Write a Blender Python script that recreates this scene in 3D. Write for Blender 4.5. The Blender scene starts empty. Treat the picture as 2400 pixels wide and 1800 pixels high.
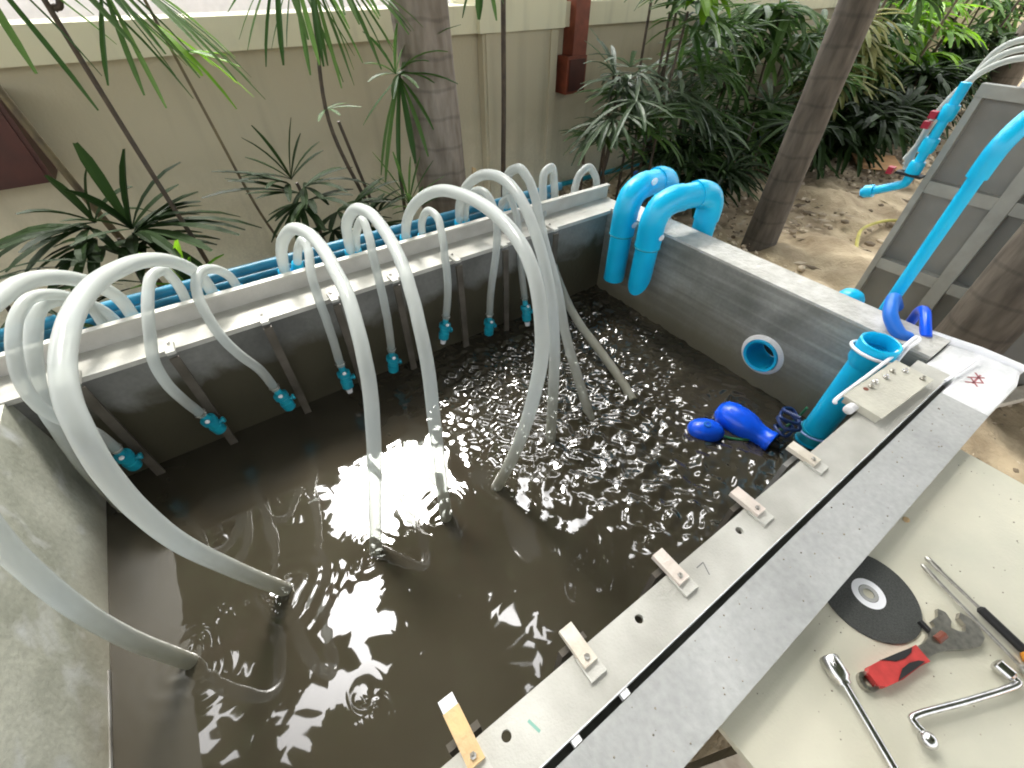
import bpy, bmesh, math, random
import numpy as np
from mathutils import Vector, Matrix
R = math.radians
random.seed(7); rng = np.random.default_rng(7)
sc = bpy.context.scene
C = bpy.data.collections.new('place'); sc.collection.children.link(C)

# ------------------------------------------------------------ camera, sky, sun, exposure
PITCH, YAW = R(43.8), R(55.2)
cam = bpy.data.cameras.new('camera'); cam_o = bpy.data.objects.new('camera', cam); C.objects.link(cam_o)
cam.sensor_width = 36; cam.lens = 36*1017/2400; cam.clip_end = 300; cam.clip_start = .02
cam_o.location = (0, 0, .9); cam_o.rotation_euler = (R(90)-PITCH, 0, YAW-R(90))
sc.camera = cam_o
sc.render.resolution_x, sc.render.resolution_y = 1024, 768
SUN_EL, SUN_AZ = R(55), R(77)          # azimuth measured from +X towards +Y
w = bpy.data.worlds.new('World'); sc.world = w; w.use_nodes = True
nt = w.node_tree; bg = nt.nodes['Background']
sky = nt.nodes.new('ShaderNodeTexSky'); sky.sky_type = 'NISHITA'; sky.sun_disc = False
sky.sun_elevation = SUN_EL; sky.sun_rotation = R(90)-SUN_AZ
sky.air_density = 1.0; sky.dust_density = 6; sky.ozone_density = .5
hs = nt.nodes.new('ShaderNodeHueSaturation'); hs.inputs['Saturation'].default_value = .12
nt.links.new(sky.outputs[0], hs.inputs['Color']); nt.links.new(hs.outputs[0], bg.inputs[0])
bg.inputs[1].default_value = .15
sun = bpy.data.lights.new('sun', 'SUN'); sun.energy = 1.5; sun.angle = R(18); sun.color = (1, .96, .88)
so = bpy.data.objects.new('sun', sun); C.objects.link(so); so.location = (0, 0, 12)
so.rotation_euler = Vector((math.cos(SUN_EL)*math.cos(SUN_AZ), math.cos(SUN_EL)*math.sin(SUN_AZ), math.sin(SUN_EL))).to_track_quat('Z', 'Y').to_euler()
sc.view_settings.view_transform = 'Standard'; sc.view_settings.look = 'None'
sc.view_settings.exposure = 2.45; sc.view_settings.gamma = 1
sc.render.engine = 'CYCLES'; sc.cycles.max_bounces = 6; sc.cycles.filter_width = 1.9

# ------------------------------------------------------------ materials
MATS = {}
def mat(name, col, rough=.6, metal=0, var=.0, vscale=8, bump=0, bscale=40, trans=0, ior=1.45, alpha=1, col2=None, spec=.5, coord='Object', detail=6):
    if name in MATS: return MATS[name]
    m = bpy.data.materials.new(name); m.use_nodes = True; n = m.node_tree.nodes; l = m.node_tree.links
    b = n['Principled BSDF']; b.inputs['Roughness'].default_value = rough; b.inputs['Metallic'].default_value = metal
    b.inputs['IOR'].default_value = ior; b.inputs['Transmission Weight'].default_value = trans; b.inputs['Alpha'].default_value = alpha
    b.inputs['Specular IOR Level'].default_value = spec
    b.inputs['Base Color'].default_value = (*col, 1)
    tc = n.new('ShaderNodeTexCoord')
    if var or col2:
        t = n.new('ShaderNodeTexNoise'); t.inputs['Scale'].default_value = vscale; t.inputs['Detail'].default_value = detail
        l.new(tc.outputs[coord], t.inputs['Vector'])
        r = n.new('ShaderNodeValToRGB'); r.color_ramp.elements[0].position = .32; r.color_ramp.elements[1].position = .68
        a = col2 or tuple(c*(1-var) for c in col); c2 = col if col2 else tuple(min(1, c*(1+var)) for c in col)
        r.color_ramp.elements[0].color = (*a, 1); r.color_ramp.elements[1].color = (*c2, 1)
        l.new(t.outputs[0], r.inputs[0]); l.new(r.outputs[0], b.inputs['Base Color'])
    if bump:
        t = n.new('ShaderNodeTexNoise'); t.inputs['Scale'].default_value = bscale; t.inputs['Detail'].default_value = 8
        l.new(tc.outputs[coord], t.inputs['Vector'])
        bp = n.new('ShaderNodeBump'); bp.inputs['Strength'].default_value = bump; bp.inputs['Distance'].default_value = .01
        l.new(t.outputs[0], bp.inputs['Height']); l.new(bp.outputs[0], b.inputs['Normal'])
    MATS[name] = m; return m
def node(m, kind, **kw):
    x = m.node_tree.nodes.new(kind)
    for k, v in kw.items(): setattr(x, k, v)
    return x

def concrete(name, light, dark, stain, z0=None, z1=None, streak=False, board=False):
    """cement surface: blotches, fine grain, and an olive stain with a ragged edge low on the wall"""
    m = bpy.data.materials.new(name); m.use_nodes = True; n = m.node_tree.nodes; l = m.node_tree.links
    b = n['Principled BSDF']; b.inputs['Roughness'].default_value = .62
    g = n.new('ShaderNodeNewGeometry')
    def noise(s, d=6, dist=0, sc_=None):
        t = n.new('ShaderNodeTexNoise'); t.inputs['Scale'].default_value = s; t.inputs['Detail'].default_value = d; t.inputs['Distortion'].default_value = dist
        if sc_:
            mp = n.new('ShaderNodeMapping'); mp.inputs['Scale'].default_value = sc_; l.new(g.outputs['Position'], mp.inputs[0]); l.new(mp.outputs[0], t.inputs[0])
        else: l.new(g.outputs['Position'], t.inputs[0])
        return t
    def ramp(src, p0, p1, c0, c1):
        r = n.new('ShaderNodeValToRGB'); e = r.color_ramp.elements; e[0].position = p0; e[1].position = p1
        e[0].color = (*c0, 1); e[1].color = (*c1, 1); l.new(src, r.inputs[0]); return r
    def mix(f, a, c):
        x = n.new('ShaderNodeMix'); x.data_type = 'RGBA'
        if isinstance(f, float): x.inputs[0].default_value = f
        else: l.new(f, x.inputs[0])
        for i, v in ((6, a), (7, c)):
            if isinstance(v, tuple): x.inputs[i].default_value = (*v, 1)
            else: l.new(v, x.inputs[i])
        return x.outputs[2]
    base = ramp(noise(3.5, 8, .6).outputs[0], .3, .7, dark, light).outputs[0]
    fine = ramp(noise(70, 6).outputs[0], .25, .75, (.84, .84, .84), (1.1, 1.1, 1.1)).outputs[0]
    mm = n.new('ShaderNodeMix'); mm.data_type = 'RGBA'; mm.blend_type = 'MULTIPLY'; mm.inputs[0].default_value = .8
    l.new(base, mm.inputs[6]); l.new(fine, mm.inputs[7]); out = mm.outputs[2]
    if streak:
        s = ramp(noise(6, 8, 1.2, (1, 1, 1)).outputs[0], .55, .72, (0, 0, 0), (1, 1, 1)).outputs[0]
        out = mix(s, out, (.62, .63, .6))
    if board:   # long casting scratches along the wall
        q = ramp(noise(1, 8, .3, (30, 1.5, 30)).outputs[0], .42, .66, (.62, .62, .6), (1.12, 1.12, 1.1)).outputs[0]
        bm_ = n.new('ShaderNodeMix'); bm_.data_type = 'RGBA'; bm_.blend_type = 'MULTIPLY'; bm_.inputs[0].default_value = .75; l.new(out, bm_.inputs[6]); l.new(q, bm_.inputs[7]); out = bm_.outputs[2]
    if z0 is not None:
        sep = n.new('ShaderNodeSeparateXYZ'); l.new(g.outputs['Position'], sep.inputs[0])
        ns = noise(7, 7, .5); ma = n.new('ShaderNodeMath'); ma.operation = 'MULTIPLY_ADD'; ma.inputs[1].default_value = .22
        l.new(ns.outputs[0], ma.inputs[0]); l.new(sep.outputs[2], ma.inputs[2])
        mr = n.new('ShaderNodeMapRange'); mr.inputs['From Min'].default_value = z1+.11; mr.inputs['From Max'].default_value = z0+.11
        mr.inputs['To Min'].default_value = 1; mr.inputs['To Max'].default_value = 0; l.new(ma.outputs[0], mr.inputs[0])
        out = mix(mr.outputs[0], out, stain)
    l.new(out, b.inputs['Base Color'])
    bp = n.new('ShaderNodeBump'); bp.inputs['Strength'].default_value = .35; bp.inputs['Distance'].default_value = .004
    l.new(noise(60, 8).outputs[0], bp.inputs['Height']); l.new(bp.outputs[0], b.inputs['Normal'])
    return m

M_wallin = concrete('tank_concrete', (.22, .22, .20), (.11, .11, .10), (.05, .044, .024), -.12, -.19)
M_wallr = concrete('tank_concrete_side', (.40, .40, .37), (.19, .195, .17), (.15, .135, .09), -.16, -.40, False, True)
M_walll = concrete('tank_concrete_scummed', (.62, .62, .52), (.30, .305, .24), (.34, .31, .23), -.3, -.5, True)
M_cop = concrete('coping_cement', (.43, .435, .42), (.30, .305, .295), (.3, .3, .3), None, None, False, False)
M_frp = mat('white_frp', (.55, .54, .49), .45, col2=(.36, .35, .31), vscale=7, detail=10, bump=.15, bscale=220)
M_frpg = mat('grey_frp', (.50, .49, .45), .42, col2=(.38, .365, .33), vscale=10, bump=.15, bscale=200)
M_white = mat('white_gelcoat', (.80, .80, .80), .3, col2=(.66, .67, .67), vscale=16, bump=.2, bscale=90)
M_cyan = mat('cyan_pvc', (.006, .50, .80), .3, col2=(.005, .42, .74), vscale=9, spec=.5)
M_cyand = mat('cyan_pvc_dark', (.02, .22, .36), .4, col2=(.02, .13, .20), vscale=12)  # darker, duller cyan for the pipes behind the far rail
M_teal = mat('teal_fitting', (.010, .32, .42), .3, col2=(.008, .22, .31), vscale=30)
M_blue = mat('blue_float', (.004, .11, .85), .28, col2=(.004, .08, .72), vscale=20)
M_blue2 = mat('blue_cable', (.02, .16, .62), .4)
M_navy = mat('dark_blue_cable', (.01, .03, .12), .45)
M_black = mat('black_rubber', (.012, .012, .012), .6)
M_prim = mat('white_primer', (.75, .74, .74), .6, bump=.5, bscale=120)
M_steel = mat('chrome_steel', (.62, .61, .60), .22, 1, var=.15, vscale=60)
M_dsteel = mat('dull_steel', (.46, .44, .40), .33, 1, var=.25, vscale=70)
M_red = mat('red_rubber', (.46, .045, .04), .45, var=.15, vscale=60)
M_crim = mat('crimson_handle', (.30, .01, .03), .5)
M_wood = mat('pale_wood', (.66, .61, .52), .7, col2=(.54, .47, .38), vscale=30, bump=.3, bscale=80)
M_owood = mat('orange_wood', (.62, .42, .20), .65, col2=(.50, .36, .20), vscale=30, bump=.3, bscale=80)
M_pinkw = mat('pinkish_clip', (.66, .57, .51), .6, col2=(.58, .52, .45), vscale=25, bump=.3, bscale=80)
M_post = mat('guide_grey', (.27, .265, .25), .5, col2=(.16, .15, .13), vscale=12)
M_postb = mat('guide_brown', (.12, .105, .085), .55, col2=(.065, .056, .042), vscale=12)
M_box = mat('beige_plate', (.56, .54, .45), .45, col2=(.45, .43, .36), vscale=20, bump=.15, bscale=120)
M_board = mat('board_beige', (.62, .59, .47), .5, col2=(.52, .51, .41), vscale=5, bump=.1, bscale=150)
M_stone = mat('wall_render', (.56, .52, .35), .85, col2=(.42, .385, .26), vscale=2.2, bump=.25, bscale=60)
def render_mat(name, a, b, dirt, foot):
    m = concrete(name, a, b, foot, -.62, .05); n = m.node_tree.nodes; l = m.node_tree.links; p = n['Principled BSDF']; p.inputs['Roughness'].default_value = .85
    src = p.inputs['Base Color'].links[0].from_socket
    g = n.new('ShaderNodeNewGeometry'); mp = n.new('ShaderNodeMapping'); mp.inputs['Scale'].default_value = (9, 9, .7); l.new(g.outputs['Position'], mp.inputs[0])
    t = n.new('ShaderNodeTexNoise'); t.inputs['Scale'].default_value = 1; t.inputs['Detail'].default_value = 7; l.new(mp.outputs[0], t.inputs[0])
    r = n.new('ShaderNodeValToRGB'); r.color_ramp.elements[0].position = .52; r.color_ramp.elements[1].position = .78; r.color_ramp.elements[1].color = (.55, .55, .55, 1); l.new(t.outputs[0], r.inputs[0])
    x = n.new('ShaderNodeMix'); x.data_type = 'RGBA'; l.new(r.outputs[0], x.inputs[0]); l.new(src, x.inputs[6]); x.inputs[7].default_value = (*dirt, 1); l.new(x.outputs[2], p.inputs['Base Color']); return m
M_stone = render_mat('wall_render_streaked', (.86, .82, .64), (.72, .68, .52), (.30, .28, .20), (.42, .38, .27))
M_cap = render_mat('wall_cap_streaked', (.76, .74, .56), (.62, .60, .44), (.36, .35, .26), (.6, .58, .42))
M_paint = mat('white_paint', (.82, .82, .84), .6, var=.05)
M_maroon = mat('maroon_paint', (.05, .012, .008), .45, var=.3, vscale=8)
M_rust = mat('rusty_red', (.16, .04, .02), .5, var=.35, vscale=12)
M_disc = mat('abrasive_disc', (.055, .058, .052), .8, var=.3, vscale=300, bump=.5, bscale=500)
M_panel = mat('grey_plastic', (.26, .255, .235), .5, col2=(.21, .205, .185), vscale=5, bump=.1, bscale=100)
M_panelr = mat('grey_rib', (.38, .38, .345), .5, col2=(.30, .30, .27), vscale=12)
M_card = mat('cardboard', (.72, .42, .2), .8, var=.1, vscale=10)
M_yel = mat('yellow_strip', (.42, .38, .08), .6, var=.2)
M_shade = mat('dry_leaf', (.32, .2, .1), .8, var=.5, vscale=5)

def leaf_mat(name, a, b, rough=.38, tr=.25, spec=.5):
    m = bpy.data.materials.new(name); m.use_nodes = True; n = m.node_tree.nodes; l = m.node_tree.links
    p = n['Principled BSDF']; p.inputs['Roughness'].default_value = rough; p.inputs['Specular IOR Level'].default_value = spec
    g = n.new('ShaderNodeNewGeometry'); r = n.new('ShaderNodeValToRGB')
    r.color_ramp.elements[0].color = (*a, 1); r.color_ramp.elements[1].color = (*b, 1)
    l.new(g.outputs['Random Per Island'], r.inputs[0]); l.new(r.outputs[0], p.inputs['Base Color'])
    t = n.new('ShaderNodeBsdfTranslucent'); l.new(r.outputs[0], t.inputs[0])
    mx = n.new('ShaderNodeMixShader'); mx.inputs[0].default_value = tr
    l.new(p.outputs[0], mx.inputs[1]); l.new(t.outputs[0], mx.inputs[2]); l.new(mx.outputs[0], n['Material Output'].inputs[0]); return m
M_leafd = leaf_mat('leaf_dark', (.007, .017, .004), (.028, .055, .015), .55, .15, .12)
M_leafm = leaf_mat('leaf_mid', (.026, .07, .016), (.10, .185, .045), .45, .4, .25)
M_leafg = leaf_mat('leaf_silver', (.035, .065, .028), (.15, .21, .12), .42, .3, .4)
M_leafb = leaf_mat('leaf_bright', (.09, .24, .01), (.22, .42, .02), .4, .5)
M_leafy = leaf_mat('leaf_yellowing', (.14, .17, .04), (.34, .34, .14), .5, .35)
M_leafc = leaf_mat('leaf_canopy', (.02, .04, .012), (.05, .09, .03), .5, .12)
M_stem = mat('cane_dark', (.035, .024, .016), .6, col2=(.07, .05, .03), vscale=30, bump=.4, bscale=60)
M_stemb = mat('cane_olive', (.13, .10, .045), .6, col2=(.07, .05, .03), vscale=20, bump=.4, bscale=60)

def bark(name, a, b, ring):
    m = bpy.data.materials.new(name); m.use_nodes = True; n = m.node_tree.nodes; l = m.node_tree.links
    p = n['Principled BSDF']; p.inputs['Roughness'].default_value = .85
    g = n.new('ShaderNodeNewGeometry')
    mp = n.new('ShaderNodeMapping'); mp.inputs['Scale'].default_value = (1, 1, .25); l.new(g.outputs['Position'], mp.inputs[0])
    t = n.new('ShaderNodeTexNoise'); t.inputs['Scale'].default_value = 22; t.inputs['Detail'].default_value = 8; l.new(mp.outputs[0], t.inputs[0])
    r = n.new('ShaderNodeValToRGB'); r.color_ramp.elements[0].position = .3; r.color_ramp.elements[1].position = .7
    r.color_ramp.elements[0].color = (*a, 1); r.color_ramp.elements[1].color = (*b, 1)
    l.new(t.outputs[0], r.inputs[0])
    wv = n.new('ShaderNodeTexWave'); wv.bands_direction = 'Z'; wv.inputs['Scale'].default_value = ring; wv.inputs['Distortion'].default_value = 1.2; wv.inputs['Detail'].default_value = 3; wv.inputs['Detail Scale'].default_value = 3
    l.new(g.outputs['Position'], wv.inputs[0])
    r2 = n.new('ShaderNodeValToRGB'); r2.color_ramp.elements[0].position = 0; r2.color_ramp.elements[0].color = (.68, .68, .68, 1); r2.color_ramp.elements[1].position = .07; r2.color_ramp.elements[1].color = (1, 1, 1, 1)
    l.new(wv.outputs[0], r2.inputs[0])
    mm = n.new('ShaderNodeMix'); mm.data_type = 'RGBA'; mm.blend_type = 'MULTIPLY'; mm.inputs[0].default_value = .8
    l.new(r.outputs[0], mm.inputs[6]); l.new(r2.outputs[0], mm.inputs[7]); l.new(mm.outputs[2], p.inputs['Base Color'])
    bp = n.new('ShaderNodeBump'); bp.inputs['Strength'].default_value = .5; bp.inputs['Distance'].default_value = .01; l.new(t.outputs[0], bp.inputs['Height']); l.new(bp.outputs[0], p.inputs['Normal'])
    return m
M_bark = bark('palm_bark_grey', (.13, .105, .08), (.26, .22, .18), 2.2)
M_barkd = bark('palm_bark_brown', (.05, .040, .030), (.125, .105, .082), 2.2)

# translucent reinforced hose: milky wall, faint braid rings, lengthwise glints painted into the colour
def hose_mat(name, stripe=None):
    m = bpy.data.materials.new(name); m.use_nodes = True; n = m.node_tree.nodes; l = m.node_tree.links
    p = n['Principled BSDF']; p.inputs['Roughness'].default_value = .22; p.inputs['IOR'].default_value = 1.45
    uv = n.new('ShaderNodeUVMap'); uv.uv_map = 'UVMap'; sp = n.new('ShaderNodeSeparateXYZ'); l.new(uv.outputs[0], sp.inputs[0])
    t = n.new('ShaderNodeTexNoise'); t.inputs['Scale'].default_value = 1; t.inputs['Detail'].default_value = 4
    mp = n.new('ShaderNodeMapping'); mp.inputs['Scale'].default_value = (9, 1.6, 1); l.new(uv.outputs[0], mp.inputs[0]); l.new(mp.outputs[0], t.inputs[0])
    r = n.new('ShaderNodeValToRGB'); r.color_ramp.elements[0].position = .42; r.color_ramp.elements[1].position = .56
    r.color_ramp.elements[0].color = (.36, .40, .385, 1); r.color_ramp.elements[1].color = (.68, .70, .68, 1); l.new(t.outputs[0], r.inputs[0])
    col = r.outputs[0]
    if stripe:
        d = n.new('ShaderNodeMath'); d.operation = 'SUBTRACT'; d.inputs[1].default_value = stripe; l.new(sp.outputs[0], d.inputs[0])
        a = n.new('ShaderNodeMath'); a.operation = 'ABSOLUTE'; l.new(d.outputs[0], a.inputs[0])
        lt = n.new('ShaderNodeMath'); lt.operation = 'LESS_THAN'; lt.inputs[1].default_value = .035; l.new(a.outputs[0], lt.inputs[0])
        sc1 = n.new('ShaderNodeMath'); sc1.operation = 'MULTIPLY'; sc1.inputs[1].default_value = .45; l.new(lt.outputs[0], sc1.inputs[0])
        mx = n.new('ShaderNodeMix'); mx.data_type = 'RGBA'; l.new(sc1.outputs[0], mx.inputs[0]); l.new(col, mx.inputs[6]); mx.inputs[7].default_value = (.62, .2, .2, 1); col = mx.outputs[2]
    g = n.new('ShaderNodeNewGeometry'); sz = n.new('ShaderNodeSeparateXYZ'); l.new(g.outputs['Position'], sz.inputs[0])
    ns = n.new('ShaderNodeTexNoise'); ns.inputs['Scale'].default_value = 14; ns.inputs['Detail'].default_value = 6; l.new(g.outputs['Position'], ns.inputs[0])
    za = n.new('ShaderNodeMath'); za.operation = 'MULTIPLY_ADD'; za.inputs[1].default_value = .25; l.new(ns.outputs[0], za.inputs[0]); l.new(sz.outputs[2], za.inputs[2])
    zr = n.new('ShaderNodeMapRange'); zr.inputs['From Min'].default_value = .10; zr.inputs['From Max'].default_value = -.32; zr.inputs['To Max'].default_value = .85; l.new(za.outputs[0], zr.inputs[0])
    zm = n.new('ShaderNodeMix'); zm.data_type = 'RGBA'; l.new(zr.outputs[0], zm.inputs[0]); l.new(col, zm.inputs[6]); zm.inputs[7].default_value = (.33, .31, .23, 1); col = zm.outputs[2]
    l.new(col, p.inputs['Base Color'])
    wv = n.new('ShaderNodeMath'); wv.operation = 'MULTIPLY'; wv.inputs[1].default_value = 700; l.new(sp.outputs[1], wv.inputs[0])
    s = n.new('ShaderNodeMath'); s.operation = 'SINE'; l.new(wv.outputs[0], s.inputs[0])
    bp = n.new('ShaderNodeBump'); bp.inputs['Strength'].default_value = 1; bp.inputs['Distance'].default_value = .0028; l.new(s.outputs[0], bp.inputs['Height']); l.new(bp.outputs[0], p.inputs['Normal'])
    tr = n.new('ShaderNodeBsdfTransparent'); tr.inputs[0].default_value = (.9, .93, .91, 1)
    tl = n.new('ShaderNodeBsdfTranslucent'); l.new(col, tl.inputs[0])
    m1 = n.new('ShaderNodeMixShader'); m1.inputs[0].default_value = .22; l.new(p.outputs[0], m1.inputs[1]); l.new(tl.outputs[0], m1.inputs[2])
    fr = n.new('ShaderNodeLayerWeight'); fr.inputs[0].default_value = .35
    inv = n.new('ShaderNodeMapRange'); inv.inputs['To Min'].default_value = .42; inv.inputs['To Max'].default_value = .03; l.new(fr.outputs['Facing'], inv.inputs[0])
    m2 = n.new('ShaderNodeMixShader'); l.new(inv.outputs[0], m2.inputs[0]); l.new(m1.outputs[0], m2.inputs[1]); l.new(tr.outputs[0], m2.inputs[2])
    l.new(m2.outputs[0], n['Material Output'].inputs[0]); return m
M_hose = hose_mat('milky_hose'); M_hoser = hose_mat('milky_hose_striped', .62)

# ------------------------------------------------------------ mesh helpers
def link(o, parent=None):
    C.objects.link(o)
    if parent: o.parent = parent
    return o
def thing(name, label, cat, loc=(0, 0, 0), group=None, rz=0):
    o = bpy.data.objects.new(name, None); link(o); o.location = loc; o.rotation_euler = (0, 0, rz)
    o.empty_display_size = .05; tag(o, label, cat, group); return o
def tag(o, label=None, cat=None, group=None, kind=None):
    if label: o['label'] = label
    if cat: o['category'] = cat
    if group: o['group'] = group
    if kind: o['kind'] = kind
    return o
def obj(name, bm, m, parent=None, smooth=False, bevel=0):
    """bm in the parent's local frame"""
    if bevel:
        es = [e for e in bm.edges if len(e.link_faces) == 2 and e.calc_face_angle(0) > R(30)]
        bmesh.ops.bevel(bm, geom=es, offset=bevel, segments=2, profile=.6, affect='EDGES')
    me = bpy.data.meshes.new(name); bm.normal_update(); bm.to_mesh(me); bm.free()
    me.materials.append(m)
    if smooth:
        me.shade_smooth()
        try: me.set_sharp_from_angle(angle=R(40))
        except Exception: pass
    return link(bpy.data.objects.new(name, me), parent)
def BM(): return bmesh.new()
def box(bm, x0, x1, y0, y1, z0, z1, mtx=None):
    v = [bm.verts.new((x, y, z)) for x in (x0, x1) for y in (y0, y1) for z in (z0, z1)]
    for f in ((0, 1, 3, 2), (4, 6, 7, 5), (0, 4, 5, 1), (2, 3, 7, 6), (0, 2, 6, 4), (1, 5, 7, 3)): bm.faces.new([v[i] for i in f])
    if mtx: bmesh.ops.transform(bm, matrix=mtx, verts=v)
    return v
def prism(bm, pts, z0, z1, mtx=None, taper=1.0):
    c = Vector((sum(p[0] for p in pts)/len(pts), sum(p[1] for p in pts)/len(pts)))
    a = [bm.verts.new((p[0], p[1], z0)) for p in pts]
    b = [bm.verts.new((c.x+(p[0]-c.x)*taper, c.y+(p[1]-c.y)*taper, z1)) for p in pts]
    bm.faces.new(a[::-1]); bm.faces.new(b); n = len(pts)
    for i in range(n): bm.faces.new((a[i], a[(i+1) % n], b[(i+1) % n], b[i]))
    if mtx: bmesh.ops.transform(bm, matrix=mtx, verts=a+b)
def frame(p, d):
    d = Vector(d).normalized(); q = d.to_track_quat('Z', 'Y').to_matrix().to_4x4(); q.translation = Vector(p); return q
def lathe(bm, prof, p=(0, 0, 0), d=(0, 0, 1), n=28, cap=True):
    """prof: (radius, height) list along axis d from p"""
    M = frame(p, d); rings = []
    for r, h in prof: rings.append([bm.verts.new(M @ Vector((r*math.cos(2*math.pi*i/n), r*math.sin(2*math.pi*i/n), h))) for i in range(n)])
    for a, b in zip(rings, rings[1:]):
        for i in range(n): bm.faces.new((a[i], a[(i+1) % n], b[(i+1) % n], b[i]))
    if cap: bm.faces.new(rings[0][::-1]); bm.faces.new(rings[-1])
def smooth_path(P, k=6):
    P = [Vector(p) for p in P]; out = []
    for i in range(len(P)-1):
        a, b = P[i], P[i+1]; z = P[i-1] if i else a*2-b; c = P[i+2] if i+2 < len(P) else b*2-a
        for j in range(k):
            u = j/k; out.append(.5*((2*a)+(b-z)*u+(2*z-5*a+4*b-c)*u*u+(3*a-z-3*b+c)*u**3))
    out.append(P[-1]); return out
def tube(bm, path, r, n=16, cap=True, uv=True, r1=None):
    P = [Vector(p) for p in path]; L = 0; uvl = bm.loops.layers.uv.verify() if uv else None
    t = (P[1]-P[0]).normalized(); nrm = t.orthogonal().normalized(); rings = []; Ls = []
    ref = Vector((1, 0, 0)); nrm = (ref-t*ref.dot(t)).normalized() if abs(t.dot(ref)) < .9 else nrm
    for i, p in enumerate(P):
        t2 = (P[min(i+1, len(P)-1)]-P[max(i-1, 0)]).normalized()
        q = t.rotation_difference(t2); nrm = (q @ nrm); nrm = (nrm-t2*nrm.dot(t2)).normalized(); bn = t2.cross(nrm); t = t2
        if i: L += (P[i]-P[i-1]).length
        Ls.append(L); rr = r if r1 is None else r+(r1-r)*i/(len(P)-1)
        rings.append([bm.verts.new(p+nrm*rr*math.cos(2*math.pi*k/n)+bn*rr*math.sin(2*math.pi*k/n)) for k in range(n)])
    for i in range(len(rings)-1):
        for k in range(n):
            f = bm.faces.new((rings[i][k], rings[i][(k+1) % n], rings[i+1][(k+1) % n], rings[i+1][k]))
            if uv:
                for lp, (u, v) in zip(f.loops, ((k/n, Ls[i]), ((k+1)/n, Ls[i]), ((k+1)/n, Ls[i+1]), (k/n, Ls[i+1]))): lp[uvl].uv = (u, v)
    if cap: bm.faces.new(rings[0][::-1]); bm.faces.new(rings[-1])
    return Ls[-1]
def ring_path(c, d, r, n=28, closed=True):
    M = frame(c, d); return [M @ Vector((r*math.cos(2*math.pi*i/n), r*math.sin(2*math.pi*i/n), 0)) for i in range(n+1)]
def ellipsoid(bm, c, rx, ry, rz, d=(0, 0, 1), u=24, v=14):
    M = frame(c, d) @ Matrix.Diagonal((rx, ry, rz, 1)); bmesh.ops.create_uvsphere(bm, u_segments=u, v_segments=v, radius=1, matrix=M)
def holed_plate(bm, x0, x1, y0, y1, z0, z1, hx, hy, hr, n=32):
    """box with a round through-hole along z, made in the xy plane"""
    per = []
    for i in range(n):
        a = 2*math.pi*(i+.5)/n; c, s = math.cos(a), math.sin(a)
        k = min((x1-hx)/c if c > 1e-9 else ((x0-hx)/c if c < -1e-9 else 1e9), (y1-hy)/s if s > 1e-9 else ((y0-hy)/s if s < -1e-9 else 1e9))
        per.append((hx+c*k, hy+s*k, hx+c*hr, hy+s*hr, a))
    for cx_, cy_ in ((x0, y0), (x1, y0), (x1, y1), (x0, y1)):   # snap the nearest perimeter point onto each corner
        j = min(range(n), key=lambda i: (per[i][0]-cx_)**2+(per[i][1]-cy_)**2); q = per[j]; per[j] = (cx_, cy_, q[2], q[3], q[4])
    V = [[bm.verts.new((q[0], q[1], z)) for q in per] for z in (z0, z1)]; I = [[bm.verts.new((q[2], q[3], z)) for q in per] for z in (z0, z1)]
    for i in range(n):
        j = (i+1) % n
        bm.faces.new((V[1][i], V[1][j], I[1][j], I[1][i])); bm.faces.new((V[0][j], V[0][i], I[0][i], I[0][j]))
        bm.faces.new((V[0][i], V[0][j], V[1][j], V[1][i])); bm.faces.new((I[0][j], I[0][i], I[1][i], I[1][j]))

# ------------------------------------------------------------ ground
GZ = -.62
def ground():
    nx, ny = 260, 200
    xs = np.concatenate([np.linspace(-30, 1.6, 40), np.linspace(1.7, 8, 170), np.linspace(8.2, 60, 50)])
    ys = np.concatenate([np.linspace(-30, -1.5, 20), np.linspace(-1.4, 3.4, 150), np.linspace(3.6, 60, 30)])
    X, Y = np.meshgrid(xs, ys); Z = np.full_like(X, GZ)
    for k in range(60):
        a = rng.uniform(0, 6.28); f = 2**rng.uniform(.5, 4.5); Z += .011/f**.75*np.sin(f*(X*math.cos(a)+Y*math.sin(a))*1.7+rng.uniform(0, 6.28))*1.6
    Z += rng.normal(0, .004, Z.shape)
    inside = (X < 1.95) & (Y < 1.8); Z[inside] = np.minimum(Z[inside], GZ)
    V = np.stack([X, Y, Z], -1).reshape(-1, 3); w_ = X.shape[1]; h_ = X.shape[0]
    i = np.arange(h_-1)[:, None]*w_+np.arange(w_-1)[None]; F = np.stack([i, i+1, i+w_+1, i+w_], -1).reshape(-1, 4)
    me = bpy.data.meshes.new('ground'); me.from_pydata(V.tolist(), [], F.tolist()); me.shade_smooth()
    m = mat('sandy_soil', (.56, .46, .31), .95, col2=(.26, .20, .125), vscale=4, bump=1, bscale=45, detail=12)
    me.materials.append(m); o = bpy.data.objects.new('ground', me); link(o); tag(o, kind='structure')
ground()
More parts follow.
